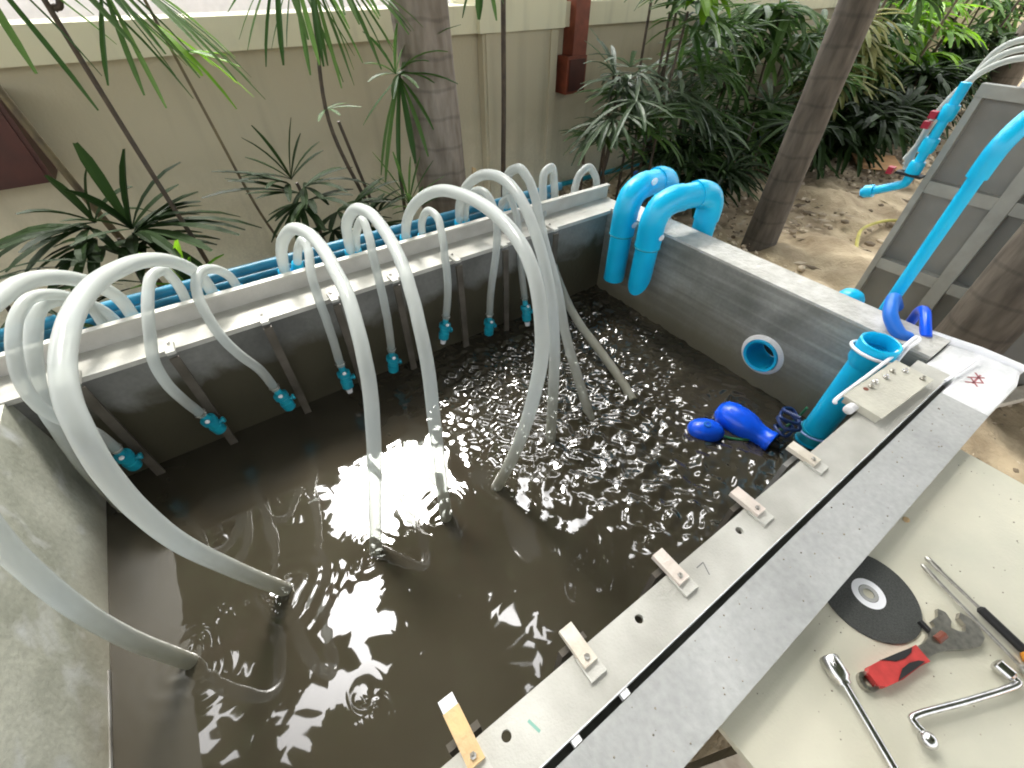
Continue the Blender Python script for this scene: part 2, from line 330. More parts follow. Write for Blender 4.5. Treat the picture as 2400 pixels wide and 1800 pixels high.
def litter():
    bm = BM()
    for k in range(5200):
        x = random.uniform(1.9, 8.0); y = random.uniform(-1.2, 3.25) if k % 2 else random.uniform(1.4, 3.25); s = random.choice((.006, .010, .014, .024))*random.uniform(.7, 1.4)
        if random.random() < .55:
            M = Matrix.Translation((x, y, GZ+.008)) @ Matrix.Rotation(random.uniform(0, 6.3), 4, 'Z') @ Matrix.Diagonal((s*random.uniform(.7, 1.5), s, s*.7, 1))
            bmesh.ops.create_icosphere(bm, subdivisions=1, radius=1, matrix=M)
        else:
            s *= 2.2; a = random.uniform(0, 6.3); c, d = math.cos(a), math.sin(a); z = GZ+.015
            q = [(-s, 0, 0), (0, s*.3, .006), (s, 0, .004), (0, -s*.3, -.002)]
            bm.faces.new([bm.verts.new((x+u*c-v*d, y+u*d+v*c, z+ww+random.uniform(0, .012))) for u, v, ww in q])
    m = leaf_mat('litter_bits', (.10, .07, .04), (.62, .52, .38), .8, .05)
    o = obj('ground_litter', bm, m); tag(o, 'scattered pebbles and dry leaf scraps on the sandy soil', 'litter', kind='stuff')
litter()

# ------------------------------------------------------------ garden wall, road beyond
def garden_wall():
    t = thing('garden_wall', 'long cream rendered garden wall with projecting cap behind the planting', 'wall', (1, 3.45, GZ))
    y0 = 3.34-3.45
    def P(x0, x1, y0_, y1_, z0, z1, nm, m, bev=.004):
        bm = BM(); box(bm, x0-1, x1-1, y0_-3.45, y1_-3.45, z0-GZ, z1-GZ); obj(nm, bm, m, t, bevel=bev)
    P(-6, 16, 3.34, 3.56, GZ-.1, .575, 'wall_panel', M_stone)
    P(-6, 1.985, 3.275, 3.60, .575, .72, 'wall_cap', M_cap)
    P(2.735, 16, 3.275, 3.60, .575, .72, 'wall_cap', M_cap)
    P(1.985, 2.735, 3.235, 3.62, .575, .75, 'pillar_cap', M_cap)
    P(2.02, 2.70, 3.265, 3.335, GZ-.1, .574, 'pillar', M_stone)
    for x in (2.04, 2.62): P(x, x+.04, 3.25, 3.263, GZ-.1, .57, 'pillar_fillet', M_stone, .002)
garden_wall()
bm = BM(); box(bm, -25, 40, 3.7, 9, .30, .34); o = obj('road', bm, mat('pale_paving', (.9, .9, .9), .8, var=.06, vscale=1.5)); tag(o, kind='structure')
t = thing('building', 'white rendered house wall across the road beyond the garden wall', 'building', (-2, 12, .34))
bm = BM(); box(bm, -14, 12, 0, .3, -.1, 4.2); obj('facade', bm, M_paint, t)
bm = BM(); box(bm, -14.2, 12.2, -.35, .5, 4.2, 4.4); obj('roof_slab', bm, M_paint, t)

TPX = 0
def maroon(name, label, body, arm=None):
    x0, x1, y0, y1, z0, z1 = body
    t = thing(name, label, 'wall box', ((x0+x1)/2, y1, z0))
    cx, cy = (x0+x1)/2, y1
    bm = BM(); box(bm, x0-cx, x1-cx, y0-cy, 0, 0, z1-z0); obj('housing', bm, M_maroon if not arm else M_rust, t, bevel=.006)
    bm = BM(); box(bm, x0-cx+.02, x1-cx-.02, y0-cy-.008, y0-cy-.0005, .02, z1-z0-.02); obj('face_panel', bm, M_maroon, t, bevel=.003)
    if arm: bm = BM(); box(bm, arm[0]-cx, arm[1]-cx, y0-cy+.01, 0, z1-z0+.0005, arm[2]-z0); obj('upright', bm, M_rust, t, bevel=.004)
maroon('wall_box', 'dark maroon box fixed to the cream wall at the left edge', (-1.1, -.575, 3.14, 3.338, .135, .50))
maroon('wall_lantern', 'rusty maroon fixture with upright arm on the wall beside the pillar', (2.755, 2.955, 3.20, 3.338, .15, .40), (2.81, 2.95, 1.6))

# ------------------------------------------------------------ tank
XL, XR, YN, YF, WZ = -.705, 1.69, .04, 1.56, -.45
tank = thing('concrete_tank', 'open rectangular concrete tank holding murky brown water', 'tank', (.5, .8, GZ))
def TP(name, m, x0, x1, y0, y1, z0, z1, bevel=.006):
    bm = BM(); box(bm, x0-.5, x1-.5, y0-.8, y1-.8, z0-GZ, z1-GZ); return obj(name, bm, m, tank, bevel=bevel)
TP('back_wall', M_wallin, XL-.15, XR+.14, YF, YF+.13, GZ-.05, -.014)
TP('left_wall', M_walll, XL-.15, XL, YN, YF-.001, GZ-.05, -.001)
TP('front_wall', M_wallin, XL-.15, XR, -.03, YN, GZ-.05, -.04)
# right wall with the outlet hole (plate built in yz)
bm = BM(); hy, hz = .560, -.292
holed_plate(bm, -.05, .62, .105, YF-.001, -.072, .072, hz-GZ, hy, .073)
bmesh.ops.transform(bm, matrix=Matrix(((0, 0, 1, XR+.07-.5), (0, 1, 0, -.8), (1, 0, 0, 0), (0, 0, 0, 1))), verts=bm.verts)
bmesh.ops.recalc_face_normals(bm, faces=bm.faces)
obj('right_wall', bm, M_wallr, tank, bevel=.004)
bm = BM(); box(bm, XR+.001-.5, XR+.15-.5, .1045-.8, YF-.02-.8, .0005-GZ, .010-GZ); obj('wall_top', bm, mat('pale_mortar', (.60, .59, .55), .8, col2=(.44, .43, .39), vscale=20, bump=.6, bscale=60), tank, bevel=.004)
op = None
bm = BM(); lathe(bm, [(.060, -.12), (.060, .012), (.0715, .016), (.0715, -.12)], (XR-.005-.5, hy-.8, hz-GZ), (-1, 0, 0), 40, cap=False); op = obj('outlet_pipe', bm, M_cyan, tank, smooth=True)
bm = BM(); lathe(bm, [(.0725, .004), (.0735, .012), (.088, .007), (.092, .0005)], (XR-.5, hy-.8, hz-GZ), (-1, 0, 0), 40, cap=False); obj('mortar_ring', bm, M_prim, tank, smooth=True)
bm = BM(); lathe(bm, [(.059, 0), (.001, .001)], (XR+.11-.5, hy-.8, hz-GZ), (-1, 0, 0), 24, cap=False); obj('pipe_bore', bm, mat('bore_shade', (.01, .02, .025), .6), tank)  # dark disc whose colour stands in for the shade inside the pipe
TP('scum_line', M_post, XL+.0003, XL+.0035, .05, .86, -.448, -.440, .001)
# thick grey coping over the near wall
TP('coping', M_cop, XL-.15, 1.55, -.092, .022, -.040, 0, .005)
def corner():
    bm = BM(); top = [(1.5505, .022), (1.6605, .022), (1.6605, .1035), (1.86, .1035), (1.875, .085), (1.89, -.04), (1.86, -.085), (1.78, -.098), (1.5505, -.093)]
    a = [bm.verts.new((x-.5, y-.8, -GZ)) for x, y in top]
    low = [(x, y) for x, y in top]; low[4] = (1.88, .085); low[5] = (1.90, -.05); low[6] = (1.87, -.11); low[7] = (1.78, -.125); low[8] = (1.5505, -.098)
    b = [bm.verts.new((x-.5, y-.8, -.60-GZ)) for x, y in low]
    bm.faces.new(a); n = len(a); bm.faces.new(b[::-1])
    for i in range(n): bm.faces.new((a[(i+1) % n], a[i], b[i], b[(i+1) % n]))
    bmesh.ops.recalc_face_normals(bm, faces=bm.faces)
    obj('corner_cap', bm, M_white, tank, bevel=.012)
    bm = BM(); tube(bm, [(1.842-.5, .17-.8, -.002-GZ), (1.852-.5, .10-.8, .0-GZ), (1.868-.5, .03-.8, .0-GZ), (1.878-.5, -.085-.8, -.004-GZ)], .016, 12, uv=False); obj('corner_lip', bm, M_paint, tank, smooth=True)
corner()

# ------------------------------------------------------------ water
HENDS = [(-.53, .76), (-.27, .81), (0, .77), (.24, .75), (.45, .75), (.75, .81), (.97, .83), (1.19, .80), (-.65, 1.42)]
def water():
    nx, ny = 800, 520
    xs = np.linspace(XL+.001, XR-.001, nx); ys = np.linspace(YN+.001, YF-.001, ny); X, Y = np.meshgrid(xs, ys)
    def sm(a, b, v): t_ = np.clip((v-a)/(b-a), 0, 1); return t_*t_*(3-2*t_)
    # the aerated right half is choppy, the left and the far strip are calm
    chop = sm(.38, .95, X+.30*(Y-.8))*(1-.55*sm(1.35, 1.6, Y-0*X))*(1-.6*sm(.0, .5, (X-1.0)*1.0+(.55-Y)))
    chop = np.clip(chop+.35*sm(.9, 1.4, X)*sm(.8, 1.2, Y), 0, 1)
    med = sm(.2, .7, X)*(1-sm(1.25, 1.5, Y))
    Z = np.zeros_like(X)
    for k in range(70):
        a = rng.uniform(0, 6.28); lam = .030*2**rng.uniform(0, 2.0); kk = 6.283/lam; wx = X+.012*np.sin(9*Y+k)+.01*np.sin(21*X+2*k)
        env = .5+.5*np.sin(3.1*X*math.cos(k)+4.3*Y*math.sin(k)+k*1.7)
        Z += chop*env*.00080*(lam/.05)**1.1*np.sin(kk*(wx*math.cos(a)+Y*math.sin(a))+rng.uniform(0, 6.28))
    for k in range(26):
        a = rng.normal(R(-35), .5); lam = .07*2**rng.uniform(0, 1.5); kk = 6.283/lam; wx = X+.02*np.sin(7*Y+k)
        env = .5+.5*np.sin(2.1*X*math.cos(k*2)+2.9*Y*math.sin(k)+k)
        Z += (.05+.75*med)*env*.00042*(lam/.1)*np.sin(kk*(wx*math.cos(a)+Y*math.sin(a))+rng.uniform(0, 6.28))
    for (hx, hy_), amp in zip(HENDS, (.0016, .0030, .0005, .0009, .0009, .002, .002, .002, .0003)):
        r = np.hypot(X-hx, Y-hy_); Z += .5*amp*np.exp(-r/.055)*np.cos(6.283*r/.045+1.6*np.sin(3*np.arctan2(Y-hy_, X-hx)+hx*9))
    # swirl eye in the calm front-left part
    r = np.hypot(X+.16, Y-.40); Z += .00025*np.exp(-r/.06)*np.cos(6.283*r/.07+1.9*np.sin(2*np.arctan2(Y-.40, X+.16)+20*r))
    V = np.stack([X, Y, Z+WZ], -1).reshape(-1, 3).astype(np.float32)
    i = (np.arange(ny-1)[:, None]*nx+np.arange(nx-1)[None]); F = np.stack([i, i+1, i+nx+1, i+nx], -1).reshape(-1, 4).astype(np.int32)
    me = bpy.data.meshes.new('water'); me.vertices.add(len(V)); me.vertices.foreach_set('co', V.ravel())
    me.loops.add(F.size); me.loops.foreach_set('vertex_index', F.ravel()); me.polygons.add(len(F)); me.polygons.foreach_set('loop_start', np.arange(0, F.size, 4, dtype=np.int32))
    me.update(calc_edges=True); me.shade_smooth()
    m = mat('murky_water', (.046, .040, .028), .022, col2=(.036, .030, .020), vscale=2.2, ior=1.5, spec=.9)
    me.materials.append(m); o = bpy.data.objects.new('water', me); link(o); tag(o, kind='structure')
water()

# ------------------------------------------------------------ rails on the long sides
def rail_back():
    t = thing('support_rail', 'long beige angle rail on the far rim of the tank, behind the hose arches', 'rail', (.45, 1.6, -.012))
    def P(nm, x0, x1, y0, y1, z0, z1, m, bev=.0025):
        bm = BM(); box(bm, x0-.45, x1-.45, y0-1.6, y1-1.6, z0+.012, z1+.012); obj(nm, bm, m, t, bevel=bev)
    P('flange', -1.3, 1.80, 1.545, 1.684, -.012, 0, M_frp)
    P('web', -1.3, 1.80, 1.6845, 1.696, -.012, .060, M_frpg)
    P('top_lip', -1.3, 1.80, 1.674, 1.700, .0605, .068, M_frp)
    P('front_lip', -1.3, 1.685, 1.536, 1.5445, -.014, .003, M_frp)
rail_back()
def rail_front():
    t = thing('support_rail', 'long white flat rail with bolt holes on the near rim beside the grey coping', 'rail', (.45, .08, -.012))
    bm = BM(); x = -.85
    for h in (-.38, .057, .365, .682):
        box(bm, x-.45, h-.035-.45, .037-.08, .124-.08, 0, .012); box(bm, h-.035-.45, h+.035-.45, .037-.08, .0615-.08, 0, .012)
        holed_plate(bm, h-.035-.45, h+.035-.45, .0615-.08, .124-.08, 0, .012, h-.45, .098-.08, .0085); x = h+.035
    box(bm, x-.45, 1.659-.45, .037-.08, .124-.08, 0, .012)
    obj('flange', bm, M_frp, t)
    bm = BM(); box(bm, -.85-.45, 1.655-.45, .0345-.08, .0367-.08, -.03, .014); obj('back_edge', bm, M_white, t)
    for x in (.147, .257):
        bm = BM(); box(bm, x-.45-.008, x-.45+.008, .0235-.08, .034-.08, -.004, .012); obj('shim', bm, M_prim, t, bevel=.002)
    # pencil and pen marks: a grey 7, a green dash
    M7 = mat('grey_pencil', (.16, .16, .16), .8); MG = mat('green_pen', (.22, .42, .34), .8)
    bm = BM()
    def stroke(x0, y0, x1, y1, w_=.0022):
        d = Vector((x1-x0, y1-y0, 0)); n_ = Vector((-d.y, d.x, 0)).normalized()*w_/2; z = .0128
        q = [(x0-.45+n_.x, y0-.08+n_.y, z), (x0-.45-n_.x, y0-.08-n_.y, z), (x1-.45-n_.x, y1-.08-n_.y, z), (x1-.45+n_.x, y1-.08+n_.y, z)]
        bm.faces.new([bm.verts.new(p) for p in q])
    stroke(.535, .098, .556, .098); stroke(.556, .098, .545, .074); obj('pencil_mark', bm, M7, t)
    bm = BM(); stroke(.098, .094, .105, .071, .005); obj('pen_mark', bm, MG, t)
rail_front()
# red and green scribble on the white tank corner
bm = BM()
for a, b in (((1.66, .0), (1.70, -.035)), ((1.70, .0), (1.665, -.03)), ((1.69, .004), (1.73, -.028)), ((1.735, -.002), (1.70, -.032)), ((1.67, -.016), (1.735, -.016))):
    d = Vector((b[0]-a[0], b[1]-a[1], 0)); n_ = Vector((-d.y, d.x, 0)).normalized()*.0028; z = .0008
    bm.faces.new([bm.verts.new((x-.5, y-.8, z-GZ)) for x, y in ((a[0]+n_.x, a[1]+n_.y), (a[0]-n_.x, a[1]-n_.y), (b[0]-n_.x, b[1]-n_.y), (b[0]+n_.x, b[1]+n_.y))])
obj('paint_scribble', bm, mat('faded_red_paint', (.42, .16, .17), .7), tank)

# ------------------------------------------------------------ brackets with guide posts
near = [(0.0, .012, M_owood, 'orange wooden clip with white tip nearest the camera on the white rail'),
        (.236, 0, M_wood, 'pale wooden clip between the first and second bolt holes of the white rail'),
        (.487, 0, M_pinkw, 'pinkish clip beside the pencilled 7 on the white rail'),
        (.752, 0, M_pinkw, 'pinkish clip just beyond the farthest bolt hole of the white rail'),
        (.990, 0, M_wood, 'pale wooden clip on the white rail below the thick blue pipe')]
for x, ex, m, lb in near:
    t = thing('guide_bracket', lb, 'bracket', (x, .12, .002), 'clips along the white near rail')
    bm = BM(); box(bm, -.0145, .0145, -.026, .046+ex, 0, .013); obj('clip', bm, m, t, bevel=.003)
    bm = BM(); box(bm, -.018, .018, -.048, -.004, -.001, .005); obj('base_plate', bm, M_frp, t, bevel=.003)
    bm = BM(); lathe(bm, [(.0055, 0), (.0055, .003), (.003, .005)], (0, -.014, .0132), n=6); obj('bolt', bm, M_dsteel, t)
    bm = BM(); box(bm, -.048 if x > .9 else -.030, .030, .014, .026, -.58, -.016); obj('guide_post', bm, M_post if x > .9 else M_postb, t, bevel=.002)
    if m is M_owood: bm = BM(); box(bm, -.0135, .0135, .0585, .078, -.004, .011); obj('tip', bm, M_paint, t, bevel=.004)
far = [(-.535, 'white clip at the left end of the far rail, above the scummed corner'), (-.286, 'white clip on the far rail under the first small hose arch'), (.001, 'white clip on the far rail between the two left hose groups'),
       (.247, 'white clip on the far rail under the narrow hose arch'), (.488, 'white clip on the far rail under the second narrow arch'),
       (.771, 'white clip on the far rail beside the red-striped short hose'), (1.01, 'white clip on the far rail behind the crowded hoses'), (1.30, 'last white clip on the far rail towards the cyan elbow pipes')]
for x, lb in far:
    t = thing('guide_bracket', lb, 'bracket', (x, 1.55, .002), 'clips along the far rail')
    bm = BM(); box(bm, -.013, .013, -.046, .018, 0, .011); obj('clip', bm, M_frp, t, bevel=.003)
    bm = BM(); lathe(bm, [(.006, 0), (.006, .004), (.003, .006)], (0, .006, .0132), n=6); obj('bolt', bm, M_steel, t)
    bm = BM(); box(bm, -.014, .014, -.050, -.040, -.60, -.012); obj('guide_post', bm, M_postb, t, bevel=.002)

# ------------------------------------------------------------ hoses
HOSES = {
    'L1': [(-0.372,1.8,0.0),(-0.361,1.741,0.114),(-0.374,1.669,0.205),(-0.395,1.588,0.274),(-0.419,1.503,0.325),(-0.444,1.415,0.357),(-0.466,1.327,0.37),(-0.485,1.245,0.378),(-0.5,1.169,0.379),(-0.511,1.1,0.372),(-0.52,1.038,0.36),(-0.527,0.984,0.343),(-0.53,0.939,0.32),(-0.532,0.901,0.292),(-0.534,0.871,0.26),(-0.536,0.847,0.223),(-0.54,0.828,0.181),(-0.544,0.813,0.134),(-0.548,0.803,0.081),(-0.552,0.795,0.022),(-0.555,0.788,-0.043),(-0.557,0.783,-0.114),(-0.556,0.779,-0.191),(-0.551,0.775,-0.272),(-0.541,0.771,-0.359),(-0.527,0.764,-0.45)],
    'L2': [(-0.115,1.8,0.004),(-0.118,1.725,0.119),(-0.142,1.64,0.212),(-0.176,1.548,0.282),(-0.213,1.451,0.33),(-0.247,1.355,0.361),(-0.275,1.263,0.383),(-0.297,1.176,0.393),(-0.313,1.096,0.395),(-0.324,1.024,0.39),(-0.331,0.962,0.381),(-0.335,0.91,0.367),(-0.337,0.868,0.348),(-0.337,0.835,0.324),(-0.338,0.81,0.295),(-0.34,0.792,0.261),(-0.342,0.781,0.219),(-0.344,0.775,0.171),(-0.345,0.774,0.116),(-0.345,0.776,0.054),(-0.342,0.781,-0.015),(-0.335,0.789,-0.09),(-0.324,0.798,-0.171),(-0.31,0.805,-0.259),(-0.291,0.81,-0.352),(-0.267,0.812,-0.45)],
    'L3': [(0.146,1.8,0.018),(0.15,1.727,0.116),(0.165,1.651,0.205),(0.199,1.57,0.271),(0.226,1.476,0.286),(0.234,1.386,0.282),(0.233,1.303,0.274),(0.228,1.229,0.263),(0.224,1.163,0.251),(0.217,1.105,0.236),(0.207,1.054,0.218),(0.197,1.01,0.197),(0.188,0.973,0.174),(0.178,0.941,0.147),(0.169,0.914,0.116),(0.158,0.892,0.081),(0.146,0.873,0.043),(0.133,0.858,0.001),(0.12,0.845,-0.045),(0.106,0.834,-0.094),(0.091,0.824,-0.147),(0.075,0.814,-0.203),(0.059,0.805,-0.261),(0.041,0.795,-0.322),(0.023,0.784,-0.385),(0.004,0.772,-0.45)],
    'L4': [(0.419,1.8,0.027),(0.406,1.732,0.123),(0.402,1.661,0.212),(0.423,1.582,0.281),(0.441,1.49,0.296),(0.441,1.402,0.289),(0.435,1.323,0.277),(0.427,1.253,0.263),(0.416,1.19,0.247),(0.404,1.134,0.228),(0.391,1.086,0.207),(0.38,1.043,0.183),(0.368,1.006,0.157),(0.358,0.973,0.128),(0.349,0.945,0.096),(0.34,0.92,0.061),(0.33,0.898,0.022),(0.32,0.879,-0.019),(0.31,0.862,-0.064),(0.301,0.846,-0.112),(0.292,0.83,-0.162),(0.284,0.814,-0.216),(0.275,0.798,-0.271),(0.266,0.782,-0.329),(0.255,0.765,-0.389),(0.245,0.747,-0.45)],
    'L5': [(0.669,1.8,0.02),(0.655,1.716,0.131),(0.656,1.621,0.226),(0.668,1.517,0.298),(0.682,1.407,0.345),(0.689,1.299,0.366),(0.689,1.199,0.377),(0.684,1.109,0.38),(0.676,1.027,0.377),(0.666,0.956,0.369),(0.654,0.894,0.356),(0.641,0.842,0.338),(0.628,0.799,0.315),(0.615,0.765,0.288),(0.604,0.738,0.255),(0.595,0.718,0.218),(0.587,0.703,0.175),(0.579,0.694,0.126),(0.57,0.691,0.072),(0.56,0.692,0.011),(0.55,0.695,-0.054),(0.538,0.702,-0.126),(0.523,0.71,-0.202),(0.505,0.721,-0.282),(0.482,0.734,-0.365),(0.455,0.748,-0.45)],
    'L6': [(0.96,1.82,0.016),(0.936,1.767,0.106),(0.924,1.706,0.189),(0.924,1.636,0.258),(0.936,1.557,0.307),(0.946,1.473,0.327),(0.948,1.393,0.323),(0.94,1.321,0.308),(0.927,1.259,0.287),(0.913,1.203,0.263),(0.899,1.154,0.237),(0.886,1.11,0.209),(0.874,1.071,0.179),(0.863,1.036,0.146),(0.854,1.004,0.111),(0.845,0.977,0.074),(0.835,0.953,0.033),(0.827,0.932,-0.011),(0.818,0.913,-0.057),(0.81,0.896,-0.106),(0.8,0.881,-0.157),(0.79,0.866,-0.212),(0.78,0.852,-0.268),(0.77,0.838,-0.327),(0.759,0.824,-0.388),(0.747,0.808,-0.45)],
    'L7': [(1.233,1.82,0.019),(1.207,1.786,0.095),(1.186,1.75,0.167),(1.173,1.709,0.233),(1.184,1.645,0.265),(1.18,1.578,0.243),(1.166,1.523,0.215),(1.15,1.475,0.185),(1.131,1.433,0.152),(1.115,1.393,0.119),(1.101,1.354,0.085),(1.09,1.317,0.051),(1.081,1.279,0.017),(1.073,1.243,-0.018),(1.064,1.208,-0.053),(1.054,1.174,-0.09),(1.043,1.142,-0.127),(1.031,1.11,-0.164),(1.02,1.078,-0.201),(1.011,1.043,-0.238),(1.003,1.008,-0.274),(0.996,0.972,-0.309),(0.989,0.936,-0.345),(0.982,0.9,-0.38),(0.975,0.864,-0.415),(0.968,0.827,-0.45)],
    'L8': [(1.565,1.84,-0.04),(1.546,1.824,0.031),(1.525,1.812,0.099),(1.503,1.808,0.17),(1.45,1.801,0.156),(1.42,1.772,0.115),(1.399,1.739,0.069),(1.377,1.709,0.025),(1.359,1.678,-0.019),(1.345,1.645,-0.063),(1.333,1.607,-0.106),(1.323,1.567,-0.148),(1.314,1.524,-0.188),(1.305,1.478,-0.226),(1.295,1.429,-0.261),(1.286,1.378,-0.294),(1.276,1.324,-0.323),(1.268,1.268,-0.348),(1.261,1.21,-0.369),(1.256,1.15,-0.385),(1.249,1.09,-0.399),(1.24,1.031,-0.411),(1.23,0.972,-0.422),(1.218,0.914,-0.431),(1.204,0.858,-0.44),(1.187,0.804,-0.45)],
    'L9': [(1.655,1.78,-0.064),(1.664,1.791,-0.051),(1.672,1.803,-0.037),(1.68,1.815,-0.024),(1.689,1.826,-0.01),(1.698,1.836,0.004),(1.708,1.845,0.017),(1.719,1.853,0.031),(1.73,1.86,0.045),(1.742,1.866,0.059),(1.755,1.87,0.072),(1.771,1.872,0.082),(1.789,1.871,0.094),(1.808,1.869,0.101),(1.825,1.866,0.098),(1.84,1.861,0.083),(1.854,1.856,0.063),(1.866,1.855,0.045),(1.877,1.856,0.024),(1.886,1.86,0.002),(1.895,1.865,-0.021),(1.904,1.871,-0.045),(1.914,1.877,-0.069),(1.923,1.884,-0.093),(1.933,1.892,-0.118),(1.942,1.9,-0.144)],
    'S0': [(-0.462,1.8,-0.008),(-0.451,1.78,0.044),(-0.443,1.757,0.093),(-0.444,1.73,0.135),(-0.452,1.7,0.171),(-0.462,1.669,0.202),(-0.474,1.637,0.226),(-0.489,1.604,0.244),(-0.505,1.569,0.251),(-0.521,1.533,0.245),(-0.534,1.5,0.234),(-0.544,1.47,0.218),(-0.553,1.444,0.2),(-0.561,1.422,0.178),(-0.569,1.404,0.155),(-0.576,1.391,0.128),(-0.581,1.382,0.1),(-0.583,1.378,0.07),(-0.584,1.378,0.038),(-0.58,1.384,0.005),(-0.576,1.394,-0.028),(-0.57,1.406,-0.064),(-0.563,1.421,-0.1),(-0.559,1.434,-0.141),(-0.558,1.442,-0.187),(-0.559,1.45,-0.235)],
    'SB': [(-0.427,1.82,-0.026),(-0.428,1.801,0.024),(-0.431,1.779,0.071),(-0.441,1.755,0.111),(-0.453,1.728,0.145),(-0.469,1.7,0.174),(-0.487,1.67,0.193),(-0.509,1.636,0.199),(-0.526,1.601,0.189),(-0.539,1.566,0.169),(-0.551,1.537,0.148),(-0.562,1.51,0.125),(-0.573,1.487,0.099),(-0.584,1.467,0.072),(-0.594,1.451,0.042),(-0.602,1.439,0.009),(-0.608,1.43,-0.026),(-0.613,1.424,-0.064),(-0.62,1.419,-0.104),(-0.626,1.416,-0.147),(-0.633,1.414,-0.192),(-0.639,1.414,-0.239),(-0.644,1.414,-0.289),(-0.648,1.415,-0.341),(-0.651,1.416,-0.394),(-0.655,1.415,-0.45)],
    'S1': [(-0.206,1.8,-0.01),(-0.202,1.78,0.033),(-0.197,1.759,0.075),(-0.195,1.739,0.114),(-0.197,1.719,0.151),(-0.202,1.698,0.185),(-0.219,1.671,0.199),(-0.238,1.641,0.199),(-0.251,1.61,0.188),(-0.262,1.581,0.174),(-0.271,1.555,0.16),(-0.28,1.533,0.144),(-0.288,1.513,0.127),(-0.296,1.496,0.109),(-0.304,1.481,0.089),(-0.313,1.469,0.067),(-0.322,1.459,0.044),(-0.328,1.452,0.019),(-0.331,1.447,-0.008),(-0.332,1.444,-0.037),(-0.332,1.444,-0.066),(-0.329,1.445,-0.097),(-0.325,1.448,-0.129),(-0.32,1.451,-0.162),(-0.314,1.456,-0.196),(-0.308,1.46,-0.231)],
    'S2': [(-0.03,1.8,0.001),(-0.034,1.782,0.04),(-0.038,1.763,0.077),(-0.049,1.742,0.109),(-0.065,1.721,0.136),(-0.084,1.698,0.155),(-0.107,1.673,0.164),(-0.125,1.644,0.16),(-0.137,1.616,0.148),(-0.143,1.59,0.134),(-0.146,1.567,0.119),(-0.146,1.546,0.103),(-0.145,1.529,0.086),(-0.143,1.513,0.067),(-0.141,1.501,0.047),(-0.138,1.49,0.027),(-0.133,1.482,0.005),(-0.127,1.476,-0.017),(-0.119,1.471,-0.041),(-0.11,1.468,-0.066),(-0.1,1.467,-0.091),(-0.089,1.467,-0.117),(-0.08,1.466,-0.145),(-0.074,1.464,-0.176),(-0.07,1.462,-0.208),(-0.065,1.46,-0.241)],
    'S3': [(0.199,1.8,0.035),(0.205,1.78,0.07),(0.212,1.76,0.104),(0.222,1.74,0.135),(0.237,1.721,0.163),(0.24,1.693,0.16),(0.238,1.664,0.147),(0.231,1.639,0.135),(0.222,1.617,0.121),(0.214,1.598,0.107),(0.208,1.58,0.091),(0.204,1.564,0.075),(0.201,1.55,0.057),(0.199,1.538,0.039),(0.197,1.528,0.019),(0.196,1.519,-0.001),(0.195,1.511,-0.023),(0.195,1.504,-0.046),(0.193,1.498,-0.069),(0.192,1.493,-0.094),(0.191,1.488,-0.119),(0.19,1.484,-0.146),(0.188,1.481,-0.173),(0.186,1.477,-0.2),(0.184,1.474,-0.229),(0.183,1.47,-0.257)],
    'S4': [(0.441,1.8,0.025),(0.442,1.775,0.065),(0.442,1.75,0.105),(0.445,1.725,0.141),(0.453,1.7,0.176),(0.463,1.675,0.202),(0.461,1.643,0.195),(0.455,1.612,0.177),(0.449,1.586,0.163),(0.442,1.564,0.147),(0.435,1.545,0.13),(0.43,1.529,0.112),(0.426,1.515,0.092),(0.423,1.503,0.071),(0.421,1.494,0.049),(0.419,1.486,0.025),(0.417,1.48,0.0),(0.416,1.476,-0.026),(0.414,1.473,-0.054),(0.412,1.47,-0.083),(0.411,1.469,-0.114),(0.408,1.469,-0.145),(0.406,1.469,-0.178),(0.403,1.469,-0.211),(0.4,1.47,-0.245),(0.396,1.47,-0.28)],
    'S5': [(0.75,1.8,0.007),(0.744,1.779,0.044),(0.737,1.759,0.079),(0.735,1.737,0.112),(0.739,1.714,0.144),(0.746,1.687,0.167),(0.753,1.654,0.167),(0.754,1.624,0.16),(0.749,1.598,0.149),(0.74,1.575,0.135),(0.734,1.555,0.12),(0.727,1.537,0.105),(0.721,1.522,0.088),(0.714,1.51,0.071),(0.709,1.499,0.052),(0.705,1.49,0.032),(0.702,1.482,0.011),(0.699,1.476,-0.01),(0.696,1.472,-0.034),(0.693,1.469,-0.058),(0.689,1.467,-0.083),(0.685,1.466,-0.109),(0.681,1.467,-0.135),(0.676,1.467,-0.163),(0.671,1.469,-0.191),(0.665,1.47,-0.219)],
    'S6': [(0.977,1.8,0.023),(0.97,1.777,0.066),(0.961,1.754,0.108),(0.957,1.728,0.146),(0.96,1.7,0.182),(0.967,1.668,0.208),(0.979,1.63,0.216),(0.982,1.594,0.209),(0.979,1.563,0.194),(0.974,1.537,0.177),(0.968,1.515,0.158),(0.961,1.497,0.137),(0.954,1.483,0.115),(0.947,1.472,0.091),(0.94,1.464,0.066),(0.933,1.458,0.04),(0.927,1.455,0.012),(0.921,1.454,-0.017),(0.915,1.454,-0.048),(0.91,1.456,-0.08),(0.905,1.458,-0.113),(0.901,1.461,-0.148),(0.898,1.464,-0.184),(0.895,1.466,-0.221),(0.893,1.468,-0.259),(0.891,1.47,-0.297)],
